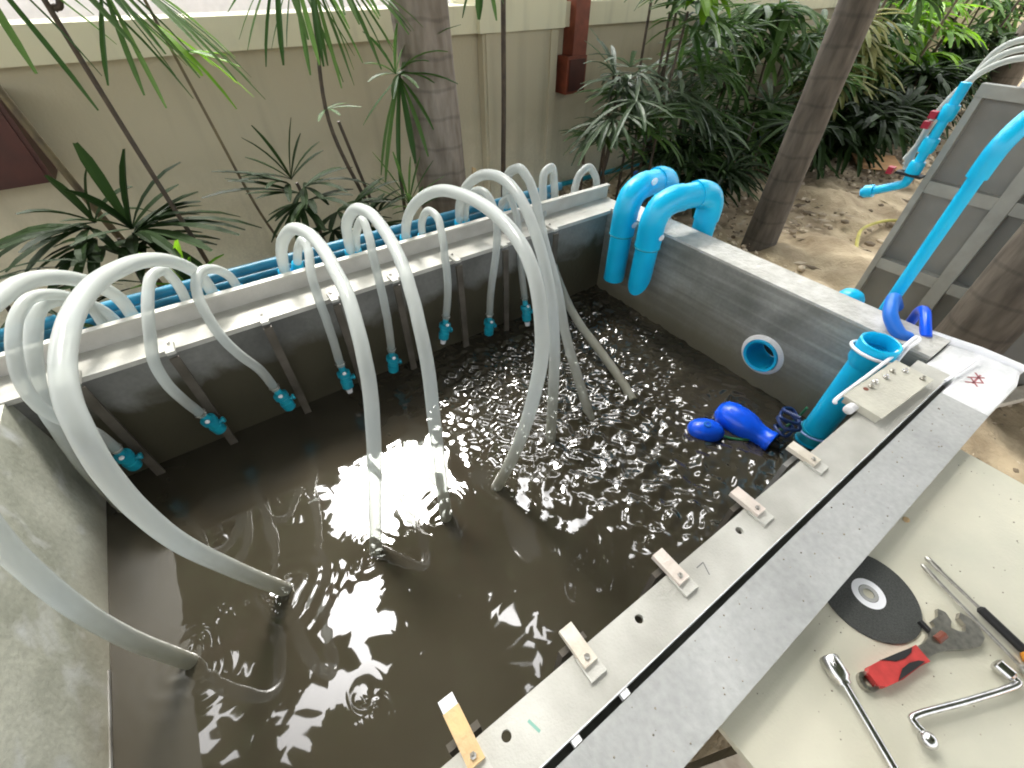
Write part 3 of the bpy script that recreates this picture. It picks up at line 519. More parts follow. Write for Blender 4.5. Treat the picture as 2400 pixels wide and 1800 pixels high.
    'S7': [(1.178,1.8,0.017),(1.175,1.787,0.047),(1.173,1.774,0.076),(1.177,1.754,0.099),(1.185,1.73,0.114),(1.183,1.705,0.108),(1.177,1.68,0.09),(1.172,1.659,0.075),(1.166,1.64,0.06),(1.159,1.624,0.044),(1.152,1.61,0.027),(1.145,1.597,0.01),(1.139,1.585,-0.009),(1.135,1.574,-0.027),(1.13,1.564,-0.046),(1.126,1.554,-0.066),(1.122,1.545,-0.086),(1.119,1.536,-0.107),(1.115,1.528,-0.128),(1.112,1.52,-0.149),(1.11,1.512,-0.171),(1.107,1.503,-0.193),(1.105,1.495,-0.215),(1.103,1.487,-0.238),(1.101,1.478,-0.261),(1.099,1.47,-0.284)],
}
LBL = {
 'L1': 'lowest long milky hose, swooping in from the left edge of the picture',
 'L2': 'widest milky hose arch, rising at left and ending with a splash in the brown water',
 'L3': 'long milky hose with narrow arch dipping at the left of the big white reflection',
 'L4': 'long milky hose ending inside the big white reflection on the water',
 'L5': 'long milky hose with broad arch bending back left into the water at centre',
 'L6': 'milky hose hanging straight in the middle of the crowded bunch',
 'L7': 'milky hose in the bunch reaching water just right of the straight one',
 'L8': 'milky hose of the bunch splaying farthest right into the choppy water',
 'L9': 'short milky loop standing behind the far rail near the cyan elbow pipes',
 'S0': 'short milky hose at far left whose teal valve hangs at the scummed corner',
 'SB': 'milky hose at far left nested inside the leftmost short arch',
 'S1': 'short milky hose framed by the widest arch, with teal valve near the water',
 'S2': 'short milky hose sloping right to a stout teal valve, just right of the widest arch',
 'S3': 'short milky hose behind the narrow long arch with teal valve at the far wall',
 'S4': 'short milky hose with second teal valve, between the two narrow long hoses',
 'S5': 'short milky hose with a pink stripe, teal valve with white nose',
 'S6': 'short milky hose with a faint pink stripe ending left of the bunch',
 'S7': 'short milky hose mostly hidden behind the bunch, teal valve peeping out',
}
def hose(k):
    P = smooth_path(HOSES[k], 7); r = .0200 if k[0] == 'L' or k == 'SB' else .0160
    base = Vector(P[0]); t = thing('hose', LBL[k], 'hose', base, 'milky hoses arching over the far rail')
    Q = [p-base for p in P]; d = (Q[-1]-Q[-5]).normalized()
    if HOSES[k][-1][2] <= -.44: Q.append(Q[-1]+d*.03)
    bm = BM(); tube(bm, Q, r, 20, cap=True); obj('tubing', bm, M_hoser if k in ('S5', 'S6', 'L1') else M_hose, t, smooth=True)
    d0 = (Q[0]-Q[4]).normalized()
    bm = BM(); lathe(bm, [(r*.98, -.01), (r+.006, 0), (r+.007, .03), (r+.003, .036), (r+.003, .075)], Q[0]-d0*.012, d0, 24); c = obj('collar', bm, M_cyan, t, smooth=True)
    if k[0] == 'S' and k != 'SB':
        bm = BM(); lathe(bm, [(r*.8, -.03), (r*.8, .004), (r*.78, .006), (.013, .012), (.013, .03)], Q[-1], d, 20); obj('adapter', bm, M_teal, t, smooth=True)
        p2 = Q[-1]+d*.026
        bm = BM(); lathe(bm, [(.016, 0), (.0255, .003), (.026, .020), (.020, .025), (.020, .045), (.0235, .047), (.022, .078), (.013, .086)], p2, d, 24); v = obj('valve_body', bm, M_teal, t, smooth=True)
        sd = d.cross(Vector((0, 1, 0))).normalized()
        bm = BM(); lathe(bm, [(.008, .015), (.008, .028), (.012, .030), (.011, .038)], p2+d*.04, sd, 14); obj('valve_stem', bm, M_teal, t, smooth=True)
        bm = BM(); ellipsoid(bm, p2-Vector((0, .022, -.004)), .008, .008, .006); obj('clamp_screw', bm, M_paint, t, smooth=True)
        if k in ('S5', 'S3', 'S7'): bm = BM(); lathe(bm, [(.0135, 0), (.011, .020)], p2+d*.0865, d, 16); obj('nose', bm, M_prim, t, smooth=True)
        bm = BM(); tube(bm, ring_path(Q[-1]-d*.012, d, r+.0015, 20), .0022, 6, cap=False, uv=False); obj('hose_clamp', bm, M_dsteel, t)
for k in HOSES: hose(k)

# supply manifold behind the rail
t = thing('manifold_pipe', 'cyan manifold pipe running just behind the far rail, feeding the hoses', 'pipe', (.4, 1.84, -.1))
bm = BM(); tube(bm, [(-2.2, 0, 0), (1.42, 0, 0)], .036, 24, uv=False); obj('barrel', bm, M_cyand, t, smooth=True)
for x in (-.36, -.12, .15, .42, .67, .96, 1.2): bm = BM(); lathe(bm, [(.045, -.05), (.045, .05)], (x-.4, 0, 0), (1, 0, 0), 24); obj('tee', bm, M_teal, t, smooth=True)
for i, (y, z, lb) in enumerate(((2.02, -.03, 'cyan pipe running behind the manifold, uppermost of the pair at the wall side'), (2.12, -.12, 'lower cyan pipe running in the shade behind the manifold'))):
    bm = BM(); tube(bm, [(-2.2, 0, 0), (-.1, 0, 0), (1.4, 0, 0)], .022, 18, uv=False); o = obj('supply_pipe', bm, M_cyand, smooth=True); o.location = (.35, y, z); tag(o, lb, 'pipe', 'cyan pipes behind the far rail')
bm = BM(); tube(bm, [(0, 0, 0), (14, 0, 0)], .022, 12, uv=False); o = obj('supply_pipe', bm, M_teal, smooth=True); o.location = (2.2, 3.2, -.56); tag(o, 'long teal pipe lying along the foot of the garden wall among plants', 'pipe', 'pipes along the garden wall')
bm = BM(); tube(bm, [(0, 0, 0), (11, .1, 0)], .018, 12, uv=False); o = obj('supply_pipe', bm, M_blue2, smooth=True); o.location = (3.6, 3.08, -.585); tag(o, 'thin blue pipe on the ground in front of the teal wall-foot pipe', 'pipe', 'pipes along the garden wall')

# ------------------------------------------------------------ cyan elbow pipes over the right wall
def elbow_pipe(lb, yi, yo, zb, xo, arm_z, zend, cut, r=.058):
    t = thing('siphon_pipe', lb, 'pipe', (1.60, yi, zb), 'cyan bent pipes hooked over the right tank wall')
    o0 = Vector((1.60, yi, zb)); hz_ = arm_z-zb; L = xo-1.60; dy = yo-yi
    bm = BM(); n = 28; rings = []
    for s in range(2):
        ring = []
        for i in range(n):
            a = 2*math.pi*i/n; z = (cut*(.5-.5*math.cos(a-R(200))) if s == 0 else hz_-.16)
            ring.append(bm.verts.new((r*.9*math.cos(a), r*.9*math.sin(a), z)))
        rings.append(ring)
    for i in range(n): bm.faces.new((rings[0][i], rings[0][(i+1) % n], rings[1][(i+1) % n], rings[1][i]))
    bm.faces.new(rings[0][::-1])
    obj('down_pipe', bm, M_cyan, t, smooth=True)
    def bend(nm, pts, rr): bm = BM(); tube(bm, smooth_path(pts, 5), rr, 28, uv=False); return obj(nm, bm, M_cyan, t, smooth=True)
    k = .085
    bend('elbow', [(0, 0, hz_-.20), (0, 0, hz_-.13), (.004, 0, hz_-.075), (.03, dy*.1, hz_-.022), (k, dy*.3, hz_), (k+.05, dy*.45, hz_+.002)], r)
    if L > k+.06+.08: bend('arm', [(k+.03, dy*.38, hz_+.002), (L-k-.01, dy*.7, hz_)], r*.93)
    if zend is None:
        bend('end_socket', [(L-.08, dy*.8, hz_), (L, dy, hz_-.004)], r)
    else:
        e = bend('elbow', [(L-k-.03, dy*.65, hz_+.002), (L-k, dy*.75, hz_), (L-.03, dy*.92, hz_-.022), (L-.002, dy, hz_-.07), (L, dy, hz_-.13)], r)
        bend('drop_pipe', [(L, dy, hz_-.12), (L, dy, zend-zb)], r*.9)
    for p, s in (((.012, -r*.97, hz_-.14), .018), ((k+.02, -r*.8, hz_+.035), .020), ((L*.8, -r*.7, hz_-.035), .018)):
        bm = BM(); ellipsoid(bm, p, s, .006, s*.8); obj('primer_smear', bm, M_prim, t, smooth=True)
    for z in (hz_-.2,): bm = BM(); tube(bm, ring_path((0, 0, z), (0, 0, 1), r*.97, 28), .004, 6, cap=False, uv=False); obj('joint_ring', bm, M_teal, t)
elbow_pipe('nearer cyan bent pipe hooked over the tank wall, cut to a point inside', 1.20, 1.15, -.27, 1.93, .165, -.62, .14)
elbow_pipe('farther cyan bent pipe hooked over the tank corner, cut square inside', 1.365, 1.40, -.28, 1.92, .165, -.62, .0)

# ------------------------------------------------------------ thick pipe, floats, cables
t = thing('suction_pipe', 'thick upright cyan pipe with open top standing in the near right corner of the tank', 'pipe', (1.585, .222, -.6))
bm = BM(); lathe(bm, [(.048, 0), (.048, .56), (.048, .60), (.042, .60), (.042, 0)], (0, 0, 0), (0, 0, 1), 40, cap=False); obj('barrel', bm, M_cyan, t, smooth=True)
bm = BM(); lathe(bm, [(.0485, .545), (.058, .565), (.058, .640), (.054, .643), (.050, .641), (.050, .57)], (0, 0, 0), (0, 0, 1), 40, cap=False); obj('socket', bm, M_cyan, t, smooth=True)
bm = BM(); lathe(bm, [(.0415, .40), (.001, .401)], (0, 0, 0), (0, 0, 1), 24, cap=False); obj('pipe_bore', bm, M_teal, t)
bm = BM(); lathe(bm, [(.053, .17), (.053, .22)], (0, 0, 0), (0, 0, 1), 36, cap=True); obj('coupling', bm, M_teal, t, smooth=True)
bm = BM(); tube(bm, ring_path((0, 0, .205), (.1, .1, 1), .057, 28), .004, 8, cap=False, uv=False); obj('tie_band', bm, mat('pale_blue_band', (.30, .45, .80), .4), t, smooth=True)
# white strap looped round the pipe top and pulled to the plate
sp = [Vector((1.585, .222, .0))+Vector((math.cos(a)*.069, math.sin(a)*.067, -.016*math.cos(a*1.0))) for a in [R(v) for v in range(70, 300, 14)]]
sp += [Vector(v) for v in ((1.66, .165, .02), (1.715, .160, .03), (1.725, .172, .032), (1.70, .175, .030), (1.58, .174, .026), (1.40, .176, .022), (1.25, .180, .018), (1.24, .176, .008))]
bm = BM(); tube(bm, smooth_path(sp, 4), .0055, 10, uv=False); o = obj('strap', bm, M_paint, smooth=True); tag(o, 'white cord looped round the thick pipe top and along the beige plate', 'cord')
# beige terminal plate
t = thing('terminal_box', 'flat beige box with bolts and a rust spot on the near rail corner', 'box', (1.405, .112, .0015), rz=R(-3))
bm = BM(); box(bm, -.140, .140, -.044, .050, 0, .020); obj('body', bm, M_box, t, bevel=.008)
bm = BM(); box(bm, -.145, .145, -.049, .055, .0205, .026); obj('lid', bm, M_box, t, bevel=.003)
for i, (x, y, m) in enumerate(((-.02, .036, M_steel), (.035, .03, M_steel), (.085, .034, M_dsteel), (.12, .014, M_steel), (.13, -.03, M_dsteel), (-.05, .032, M_dsteel))):
    bm = BM(); lathe(bm, [(.008, 0), (.008, .005), (.0045, .006), (.0045, .012)], (x*.9, y, .0262), n=6); obj('bolt', bm, m, t)
bm = BM(); ellipsoid(bm, (-.065, .035, .0262), .008, .007, .0015); obj('rust_spot', bm, M_rust, t)
bm = BM(); lathe(bm, [(.013, 0), (.013, .03), (.008, .034)], (-.1405, .02, .010), (-1, 0, 0), 16); obj('cable_gland', bm, M_prim, t, smooth=True)
# white stick lying at the gap end
bm = BM(); tube(bm, [(0, 0, 0), (.09, -.010, .004), (.19, -.018, .012)], .0042, 10, uv=False); o = obj('stick', bm, M_paint, smooth=True); o.location = (1.60, .035, .010); tag(o, 'thin white rod lying across the white tank corner', 'rod')
# floats
t = thing('float_switch', 'bright blue egg-shaped float nearest the middle, lying flat on the water', 'float', (1.283, .484, -.45), 'blue floats by the thick pipe')
bm = BM(); ellipsoid(bm, (0, 0, .010), .052, .044, .070, (math.cos(R(-48)), math.sin(R(-48)), 0)); obj('body', bm, M_blue, t, smooth=True)
bm = BM(); lathe(bm, [(.016, 0), (.014, .006), (.007, .006), (.006, .001)], (-.008, 0, .050), (0, -.15, 1), 20); obj('cap', bm, M_blue2, t, smooth=True)
t = thing('float_switch', 'bright blue bottle-shaped float tapering towards the thick cyan pipe', 'float', (1.42, .40, -.45), 'blue floats by the thick pipe')
d = Vector((.02, -.23, .0)); p0 = Vector((-.005, .115, .02))
bm = BM(); lathe(bm, [(.004, -.012), (.032, -.007), (.052, .012), (.061, .042), (.062, .09), (.057, .125), (.046, .155), (.040, .17), (.039, .20), (.042, .204), (.042, .222), (.030, .224), (.024, .19)], p0, d, 28, cap=False); obj('body', bm, M_blue, t, smooth=True)
bm = BM(); lathe(bm, [(.0225, .185), (.012, .235), (.009, .25)], p0, d, 16); obj('cable_gland', bm, M_black, t, smooth=True)
def tangle(base, n, sx, sy, sz, seed):
    rr = random.Random(seed); P = []
    for i in range(n): a = i*1.9+rr.uniform(-.3, .3); P.append(Vector((base[0]+sx*math.cos(a)*rr.uniform(.6, 1), base[1]+sy*math.sin(a)*rr.uniform(.6, 1), base[2]+sz*(i/n)+rr.uniform(-.015, .015))))
    return smooth_path(P, 6)
bm = BM(); P = [Vector((1.43, .30, -.43))]+[v for v in tangle((1.50, .30, -.42), 13, .05, .05, .13, 3)]; tube(bm, P, .0065, 8, uv=False); o = obj('cable_coil', bm, M_navy, smooth=True); tag(o, 'dark blue cable coiled between the bottle-shaped float and the thick pipe', 'cable')
bm = BM(); tube(bm, smooth_path([(1.30, .44, -.435), (1.36, .38, -.448), (1.44, .32, -.42), (1.52, .29, -.36), (1.53, .28, -.28)], 6), .005, 8, uv=False); o = obj('float_cable', bm, mat('green_cable', (.03, .16, .07), .5), smooth=True); tag(o, 'thin green cable beside the dark coil at the thick pipe', 'cable')
bm = BM(); tube(bm, smooth_path([(1.93, .30, .0), (1.87, .31, .05), (1.80, .30, .075), (1.74, .27, .055), (1.725, .22, .02), (1.74, .19, .008)], 7), .021, 16, uv=False); o = obj('cable_loop', bm, M_blue2, smooth=True); tag(o, 'fat bright blue cable bend over the tank corner behind the pipe top', 'cable', 'blue cable bends at the tank corner')
bm = BM(); tube(bm, smooth_path([(1.96, .24, -.05), (1.925, .235, .02), (1.88, .215, .045), (1.83, .185, .03), (1.80, .16, .008)], 7), .016, 16, uv=False); o = obj('cable_loop', bm, M_blue, smooth=True); tag(o, 'darker blue cable bend right of the fat one at the tank corner', 'cable', 'blue cable bends at the tank corner')

# dome cap and tall pipe beyond the right wall
t = thing('capped_pipe', 'short cyan pipe with rounded cap peeking over the right wall', 'pipe', (1.98, .455, GZ))
bm = BM(); tube(bm, [(0, 0, 0), (0, 0, .50)], .045, 24, uv=False); obj('barrel', bm, M_cyan, t, smooth=True)
bm = BM(); lathe(bm, [(.052, .48), (.052, .545), (.048, .565), (.036, .583), (.018, .592), (.001, .594)], n=32, cap=False); obj('cap', bm, M_cyan, t, smooth=True)
t = thing('tall_pipe', 'tall slim cyan pipe rising past the grey panel and bending right', 'pipe', (1.95, .322, GZ))
bm = BM(); tube(bm, [(0, 0, 0), (0, .01, 1.08)], .0205, 24, uv=False); obj('barrel', bm, M_cyan, t, smooth=True)
bm = BM(); tube(bm, smooth_path([(0, .01, 1.06), (0, .01, 1.10), (.004, .008, 1.15), (.035, 0, 1.20), (.075, -.012, 1.235)], 6), .0275, 24, uv=False); obj('elbow', bm, M_cyan, t, smooth=True)
bm = BM(); tube(bm, [(.07, -.01, 1.23), (.40, -.10, 1.50)], .0225, 24, uv=False); obj('arm', bm, M_cyan, t, smooth=True)

# ------------------------------------------------------------ grey ribbed panel with valves and arching hoses
t = thing('ribbed_panel', 'upright grey plastic panel with raised ribs standing beyond the tank', 'panel', (2.92, .45, GZ))
y1 = .675-.45; y0 = -.62-.45; zt = .535-GZ
bm = BM(); box(bm, .02, .05, y0, y1, 0, zt); obj('sheet', bm, M_panel, t, bevel=.003)
for (a, b) in ((y1-.028, y1), (-.105-.03, -.105+.03), (y0, y0+.04)): bm = BM(); box(bm, -.025, .0195, a, b, 0, zt-.036); obj('vertical_rib', bm, M_panelr, t, bevel=.004)
bm = BM(); box(bm, -.027, .0195, y0, y1+.002, zt-.035, zt+.012); obj('top_rib', bm, M_panelr, t, bevel=.005)
for zc in (.135, -.265): 
    for a, b in ((y1-.029, -.074), (-.136, y0+.041)): bm = BM(); box(bm, -.023, .0195, b, a, zc-GZ-.028, zc-GZ+.026); obj('cross_rib', bm, M_panelr, t, bevel=.004)
t = thing('valve_manifold', 'cyan valve riser with red handles on the left edge of the grey panel', 'valve pipe', (2.84, .715, GZ))
bm = BM(); tube(bm, [(0, 0, .78), (0, 0, 1.17)], .020, 18, uv=False); obj('riser', bm, M_cyan, t, smooth=True)
bm = BM(); tube(bm, smooth_path([(0, 0, .80), (0, .005, .76), (0, .04, .735), (0, .10, .70), (0, .16, .67)], 5), .020, 16, uv=False); obj('branch', bm, M_cyan, t, smooth=True)
for z in (.83, .93, 1.06): bm = BM(); lathe(bm, [(.028, -.03), (.031, -.02), (.031, .02), (.028, .03)], (0, 0, z), n=20); obj('coupling', bm, M_cyan, t, smooth=True)
bm = BM(); lathe(bm, [(.030, -.02), (.030, .02)], (0, .13, .685), (0, 1, -.4), 18); obj('coupling', bm, M_cyan, t, smooth=True)
for y, z in ((.035, .99), (.03, 1.03)): bm = BM(); box(bm, -.02, .012, y, y+.03, z, z+.028); obj('handle', bm, M_crim, t, bevel=.006)
bm = BM(); box(bm, -.02, .012, .075, .10, .785, .815); obj('handle', bm, M_crim, t, bevel=.006)
bm = BM(); box(bm, -.03, .02, -.05, .06, .797, .808); obj('strap_bar', bm, M_black, t, bevel=.003)
for i in range(3):
    P = [(2.86, .755+.012*i, .19+.02*i), (2.87, .765, .30), (2.88+.02*i, .765, .42), (2.89+.03*i, .735, .53), (2.91+.03*i, .67+.02*i, .612+.02*i), (2.92+.03*i, .57+.02*i, .645+.028*i), (2.93+.03*i, .42, .64+.032*i), (2.95+.05*i, .2, .60), (2.97+.05*i, -.05, .50)]
    base = Vector(P[0]); bm = BM(); tube(bm, [p-base for p in smooth_path(P, 6)], .012, 14); o = obj('hose', bm, M_hose, smooth=True); o.location = base
    tag(o, ['outer', 'middle', 'inner'][2-i]+' one of three white hoses arching over the grey ribbed panel', 'hose', 'white hoses over the grey panel')
t = thing('hose_tray', 'white perforated tray resting on top of the grey panel', 'tray', (2.97, .36, .555))
bm = BM(); pts = []
for i in range(8):
    holed_plate(bm, -.05, .05, .20-.06*i-.0598, .20-.06*i, 0, .012, 0, .20-.06*i-.03, .016, 16)
obj('top_plate', bm, M_paint, t)
bm = BM(); box(bm, -.052, -.044, -.28, .2, -.025, -.0005); obj('side_lip', bm, M_paint, t)

# ------------------------------------------------------------ cardboard, strips
bm = BM(); box(bm, -.20, .20, -.21, .21, 0, .012, Matrix.Rotation(R(38), 4, 'Z')); o = obj('cardboard_sheet', bm, M_card, bevel=.002); o.location = (6.0, 1.86, GZ+.03); o.rotation_euler = (R(3), R(-4), 0); tag(o, 'tan cardboard sheet lying on the sand by the plants', 'cardboard')
bm = BM(); tube(bm, smooth_path([(3.55, .90, GZ+.02), (3.95, 1.08, GZ+.03), (4.25, 1.16, GZ+.02), (4.55, 1.1, GZ+.025), (4.7, .9, GZ+.02)], 6), .012, 8, uv=False); o = obj('yellow_strap', bm, M_yel, smooth=True); tag(o, 'yellow strap lying curved on the sand', 'strap')
bm = BM(); box(bm, -.45, .45, -.035, .035, 0, .03, Matrix.Rotation(R(-20), 4, 'Z')); o = obj('plank', bm, M_wood, bevel=.004); o.location = (2.95, -.22, GZ+.02); tag(o, 'pale wooden plank lying on the soil beyond the white tank corner', 'plank')

# ------------------------------------------------------------ work table with tools
TZ = -.05
t = thing('work_table', 'pale beige board table butted against the grey coping', 'table', (.9, -.55, GZ))
bm = BM(); box(bm, .372-.9, 1.425-.9, -1.1+.55, -.036+.55, TZ-.018-GZ, TZ-GZ); obj('top_board', bm, M_board, t, bevel=.002)
for x in (.42, 1.37):
    for y in (-1.04, -.17): bm = BM(); box(bm, x-.02-.9, x+.02-.9, y-.02+.55, y+.02+.55, 0, TZ-.0185-GZ); obj('leg', bm, M_wood, t)
t = thing('cutting_disc', 'dark abrasive cutting disc with white ring label half under the coping', 'disc', (.815, -.137, TZ+.0005))
bm = BM(); lathe(bm, [(.012, 0), (.094, 0), (.094, .0028), (.012, .0028)], n=72, cap=False); obj('disc', bm, M_disc, t)
bm = BM(); lathe(bm, [(.0185, .0030), (.0315, .0030)], n=48, cap=False); obj('label_ring', bm, M_paint, t)
bm = BM(); lathe(bm, [(.0105, .0015), (.0105, .0036), (.0175, .0036), (.0175, .0028)], n=36, cap=False); obj('hub_ring', bm, mat('hub_grey', (.35, .35, .33), .5), t)
# adjustable wrench
hd = Vector((.652, -.212, 0)); tl = Vector((.889, -.275, 0)); a = math.atan2(tl.y-hd.y, tl.x-hd.x)
t = thing('adjustable_wrench', 'adjustable wrench with red and black grip and open steel jaws', 'wrench', (hd.x, hd.y, TZ+.0005), rz=a)
bm = BM(); g = [(0, -.010), (.012, -.017), (.05, -.019), (.10, -.015), (.125, -.016), (.127, .013), (.10, .013), (.05, .017), (.012, .017), (0, .010)]
prism(bm, g, .001, .017); obj('grip', bm, M_red, t, bevel=.005)
for s in (1, -1):
    bm = BM(); prism(bm, [(.04, s*.0175), (.065, s*.006), (.085, s*.004), (.105, s*.007), (.115, s*.0125), (.09, s*.0145)][::s], .0172, .0186); obj('grip_inlay', bm, M_black, t)
bm = BM(); lathe(bm, [(.009, 0), (.016, 0), (.016, .010), (.009, .010)], (-.006, 0, .001), n=28, cap=False); obj('hang_ring', bm, M_dsteel, t)
bm = BM(); prism(bm, [(.126, -.011), (.155, -.010), (.180, -.014), (.215, -.026), (.245, -.031), (.268, -.024), (.279, -.006), (.277, .012), (.270, .024), (.258, .018), (.256, .004), (.244, -.004), (.232, .002), (.222, .012), (.205, .024), (.185, .022), (.165, .014), (.150, .010), (.126, .010)], .002, .013); obj('head', bm, M_dsteel, t, bevel=.002)
bm = BM(); prism(bm, [(.198, .018), (.222, .010), (.238, .018), (.244, .034), (.236, .044), (.222, .034), (.202, .032)], .003, .012); obj('moving_jaw', bm, M_dsteel, t, bevel=.002)
bm = BM(); lathe(bm, [(.008, -.012), (.008, .012)], (.188, .006, .010), (1, .1, 0), 14); obj('screw_wheel', bm, M_rust, t)
bm = BM(); box(bm, .178, .186, .018, .040, .004, .012); obj('lever', bm, M_black, t, bevel=.004)
# socket T wrench
t = thing('socket_wrench', 'chrome socket wrench lying towards the camera at the bottom of the board', 'wrench', (.613, -.160, TZ), rz=0)
d = Vector((.553-.613, -.285+.160, 0)).normalized()
bm = BM(); lathe(bm, [(.0145, -.016), (.0170, -.013), (.0170, .018), (.012, .024), (.0115, .030)], (0, 0, .018), d, 24); obj('socket', bm, M_steel, t, smooth=True)
bm = BM(); lathe(bm, [(.012, -.0165), (.003, -.0168)], (0, 0, .018), d, 6); obj('socket_bore', bm, M_black, t)
bm = BM(); tube(bm, [Vector((0, 0, .018))+d*.028, Vector((0, 0, .016))+d*.150], .0068, 16, uv=False); obj('shaft', bm, M_steel, t, smooth=True)
bm = BM(); lathe(bm, [(.015, 0), (.017, .004), (.017, .030), (.012, .034)], Vector((0, 0, .018))+d*.148, d, 20); obj('head', bm, M_steel, t, smooth=True)
n_ = Vector((-d.y, d.x, 0)); bm = BM(); tube(bm, [Vector((0, 0, .018))+d*.165-n_*.06, Vector((0, 0, .018))+d*.165+n_*.06], .0065, 14, uv=False); obj('cross_bar', bm, M_steel, t, smooth=True)
# L spanner
t = thing('angled_spanner', 'slim chrome spanner with a socket at each end, right of the socket wrench', 'spanner', (.63, -.29, TZ))
A = Vector((.018, .010, .016)); B = Vector((.230, -.075, .016))
bm = BM(); tube(bm, smooth_path([A+Vector((-.006, -.016, 0)), A+Vector((-.004, -.004, 0)), A+Vector((.010, .0, 0)), A*.5+B*.5, B-Vector((.008, -.002, 0)), B+Vector((.004, .006, 0)), B+Vector((.004, .016, 0))], 5), .0058, 14, uv=False); obj('shaft', bm, M_steel, t, smooth=True)
bm = BM(); ellipsoid(bm, A+Vector((-.012, -.026, 0)), .0135, .0135, .0135); obj('ball_end', bm, M_steel, t, smooth=True)
bm = BM(); lathe(bm, [(.009, 0), (.0125, .004), (.0125, .026), (.009, .028)], B+Vector((.004, .008, 0)), (.1, 1, 0), 20); obj('socket', bm, M_steel, t, smooth=True)
# screwdrivers
def driver(lb, p, q, blade, hm, tipw):
    p, q = Vector(p), Vector(q); d = (q-p).normalized(); L = (q-p).length
    t = thing('screwdriver', lb, 'screwdriver', (p.x, p.y, TZ), group='two long tools lying side by side'); z = Vector((0, 0, .012))
    bm = BM(); lathe(bm, [(tipw*.5, 0), (tipw, .004), (tipw, .03), (.0035, .034), (.0035, blade)], z, d, 12); obj('blade', bm, M_dsteel, t, smooth=True)
    bm = BM(); lathe(bm, [(.004, blade-.004), (.0085, blade), (.0085, blade+.075), (.007, blade+.078)], z, d, 16); obj('sleeve', bm, hm, t, smooth=True)
    bm = BM(); lathe(bm, [(.009, blade+.078), (.016, blade+.088), (.017, L-.02), (.012, L)], z, d, 20); obj('handle', bm, mat('amber_plastic', (.62, .25, .03), .3), t, smooth=True)
driver('screwdriver with dark sleeve and amber handle at the right edge', (.993, -.170, 0), (.90, -.50, 0), .115, M_black, .0055)
driver('slim steel screwdriver lying left of the one with the dark sleeve', (.967, -.172, 0), (.845, -.53, 0), .20, M_dsteel, .0045)
bm = BM(); ellipsoid(bm, (0, 0, .001), .009, .007, .0015); o = obj('clay_crumb', bm, M_owood); o.location = (1.07, -.107, TZ); tag(o, 'small orange crumb at the board edge by the coping', 'crumb')
rr = random.Random(5); bm = BM()
for k in range(130):
    x, y = rr.uniform(.42, 1.4), rr.uniform(-.6, -.1); s = rr.uniform(.0006, .0018); bmesh.ops.create_icosphere(bm, subdivisions=1, radius=s, matrix=Matrix.Translation((x, y, TZ+s*.4)))
for k in range(120):
    x, y = rr.uniform(-.3, 1.5), rr.uniform(-.08, .015); s = rr.uniform(.0006, .0022); bmesh.ops.create_icosphere(bm, subdivisions=1, radius=s, matrix=Matrix.Translation((x, y, s*.4)))
o = obj('grit', bm, mat('grit_mix', (.34, .30, .24), .8, var=.7, vscale=60)); tag(o, 'fine grit and cement crumbs on the board and coping', 'grit', kind='stuff')

# ------------------------------------------------------------ plants
def blade(bm, p, d, L, w_, droop, up=Vector((0, 0, 1)), seg=5, blunt=.35):
    """one leaflet: tapered, V-folded strip bending down along its length"""
    d = Vector(d).normalized(); side = d.cross(up)
    side = side.normalized() if side.length > 1e-3 else Vector((1, 0, 0))
    rows = []; q = Vector(p); dd = d.copy()
    for i in range(seg+1):
        u = i/seg; ww = w_*(.35+.65*math.sin(min(1, u*1.6)*math.pi/2))*(1 if u < .7 else 1-(1-blunt)*((u-.7)/.3)**1.5)
        nn = side.cross(dd).normalized()
        rows.append([bm.verts.new(q-side*ww*.5+nn*ww*.18), bm.verts.new(q), bm.verts.new(q+side*ww*.5+nn*ww*.18)])
        q = q+dd*(L/seg); dd = (dd-Vector((0, 0, droop*L/seg*3))).normalized()
    for a, b in zip(rows, rows[1:]):
        bm.faces.new((a[0], a[1], b[1], b[0])); bm.faces.new((a[1], a[2], b[2], b[1]))
def fan(bm, c, axis, L, n, spread, droop, w_=.03, rr=random):
    """palmate lady-palm leaf: n leaflets radiating in a tilted plane around axis"""
    axis = Vector(axis).normalized(); side = axis.cross(Vector((0, 0, 1)))
    side = side.normalized() if side.length > 1e-3 else Vector((1, 0, 0))
    for i in range(n):
        a = (i/(n-1)-.5)*spread+rr.uniform(-.07, .07)
        d = axis*math.cos(a)+side*math.sin(a)
        d += Vector((rr.uniform(-.08, .08), rr.uniform(-.08, .08), rr.uniform(-.08, .08)))
        blade(bm, c, d, 1.25*L*rr.uniform(.75, 1.1)*(1-.25*abs(a)/(spread/2+.01)), 1.3*w_*rr.uniform(.8, 1.2), droop*rr.uniform(.5, 1.1))
def cane(bm, P, r, r1=None, node_=.09):
    P = smooth_path(P, 8); L = tube(bm, P, r, 10, uv=False, r1=r1)
def lady_palm(lb, base, top, fans, stems=None, m=M_leafd, sm=M_stem, r=.011, group='lady palms along the garden wall', seed=1, w_=.03, name='lady_palm'):
    rr = random.Random(seed); base = Vector(base); t = thing(name, lb, 'palm plant', base, group)
    for s in (stems or [[base, (Vector(base)+Vector(top))/2+Vector((rr.uniform(-.03, .03), 0, 0)), top]]):
        bm = BM(); cane(bm, [Vector(p)-base for p in s], r, r*.75)
        for k in range(4):
            pass
        obj('stem', bm, sm, t, smooth=True)
    bm = BM()
    for c, ax, L, n, sp, dr in fans: fan(bm, Vector(c)-base, ax, L, n, R(sp), dr, w_, rr)
    obj('foliage', bm, m, t)
    return t
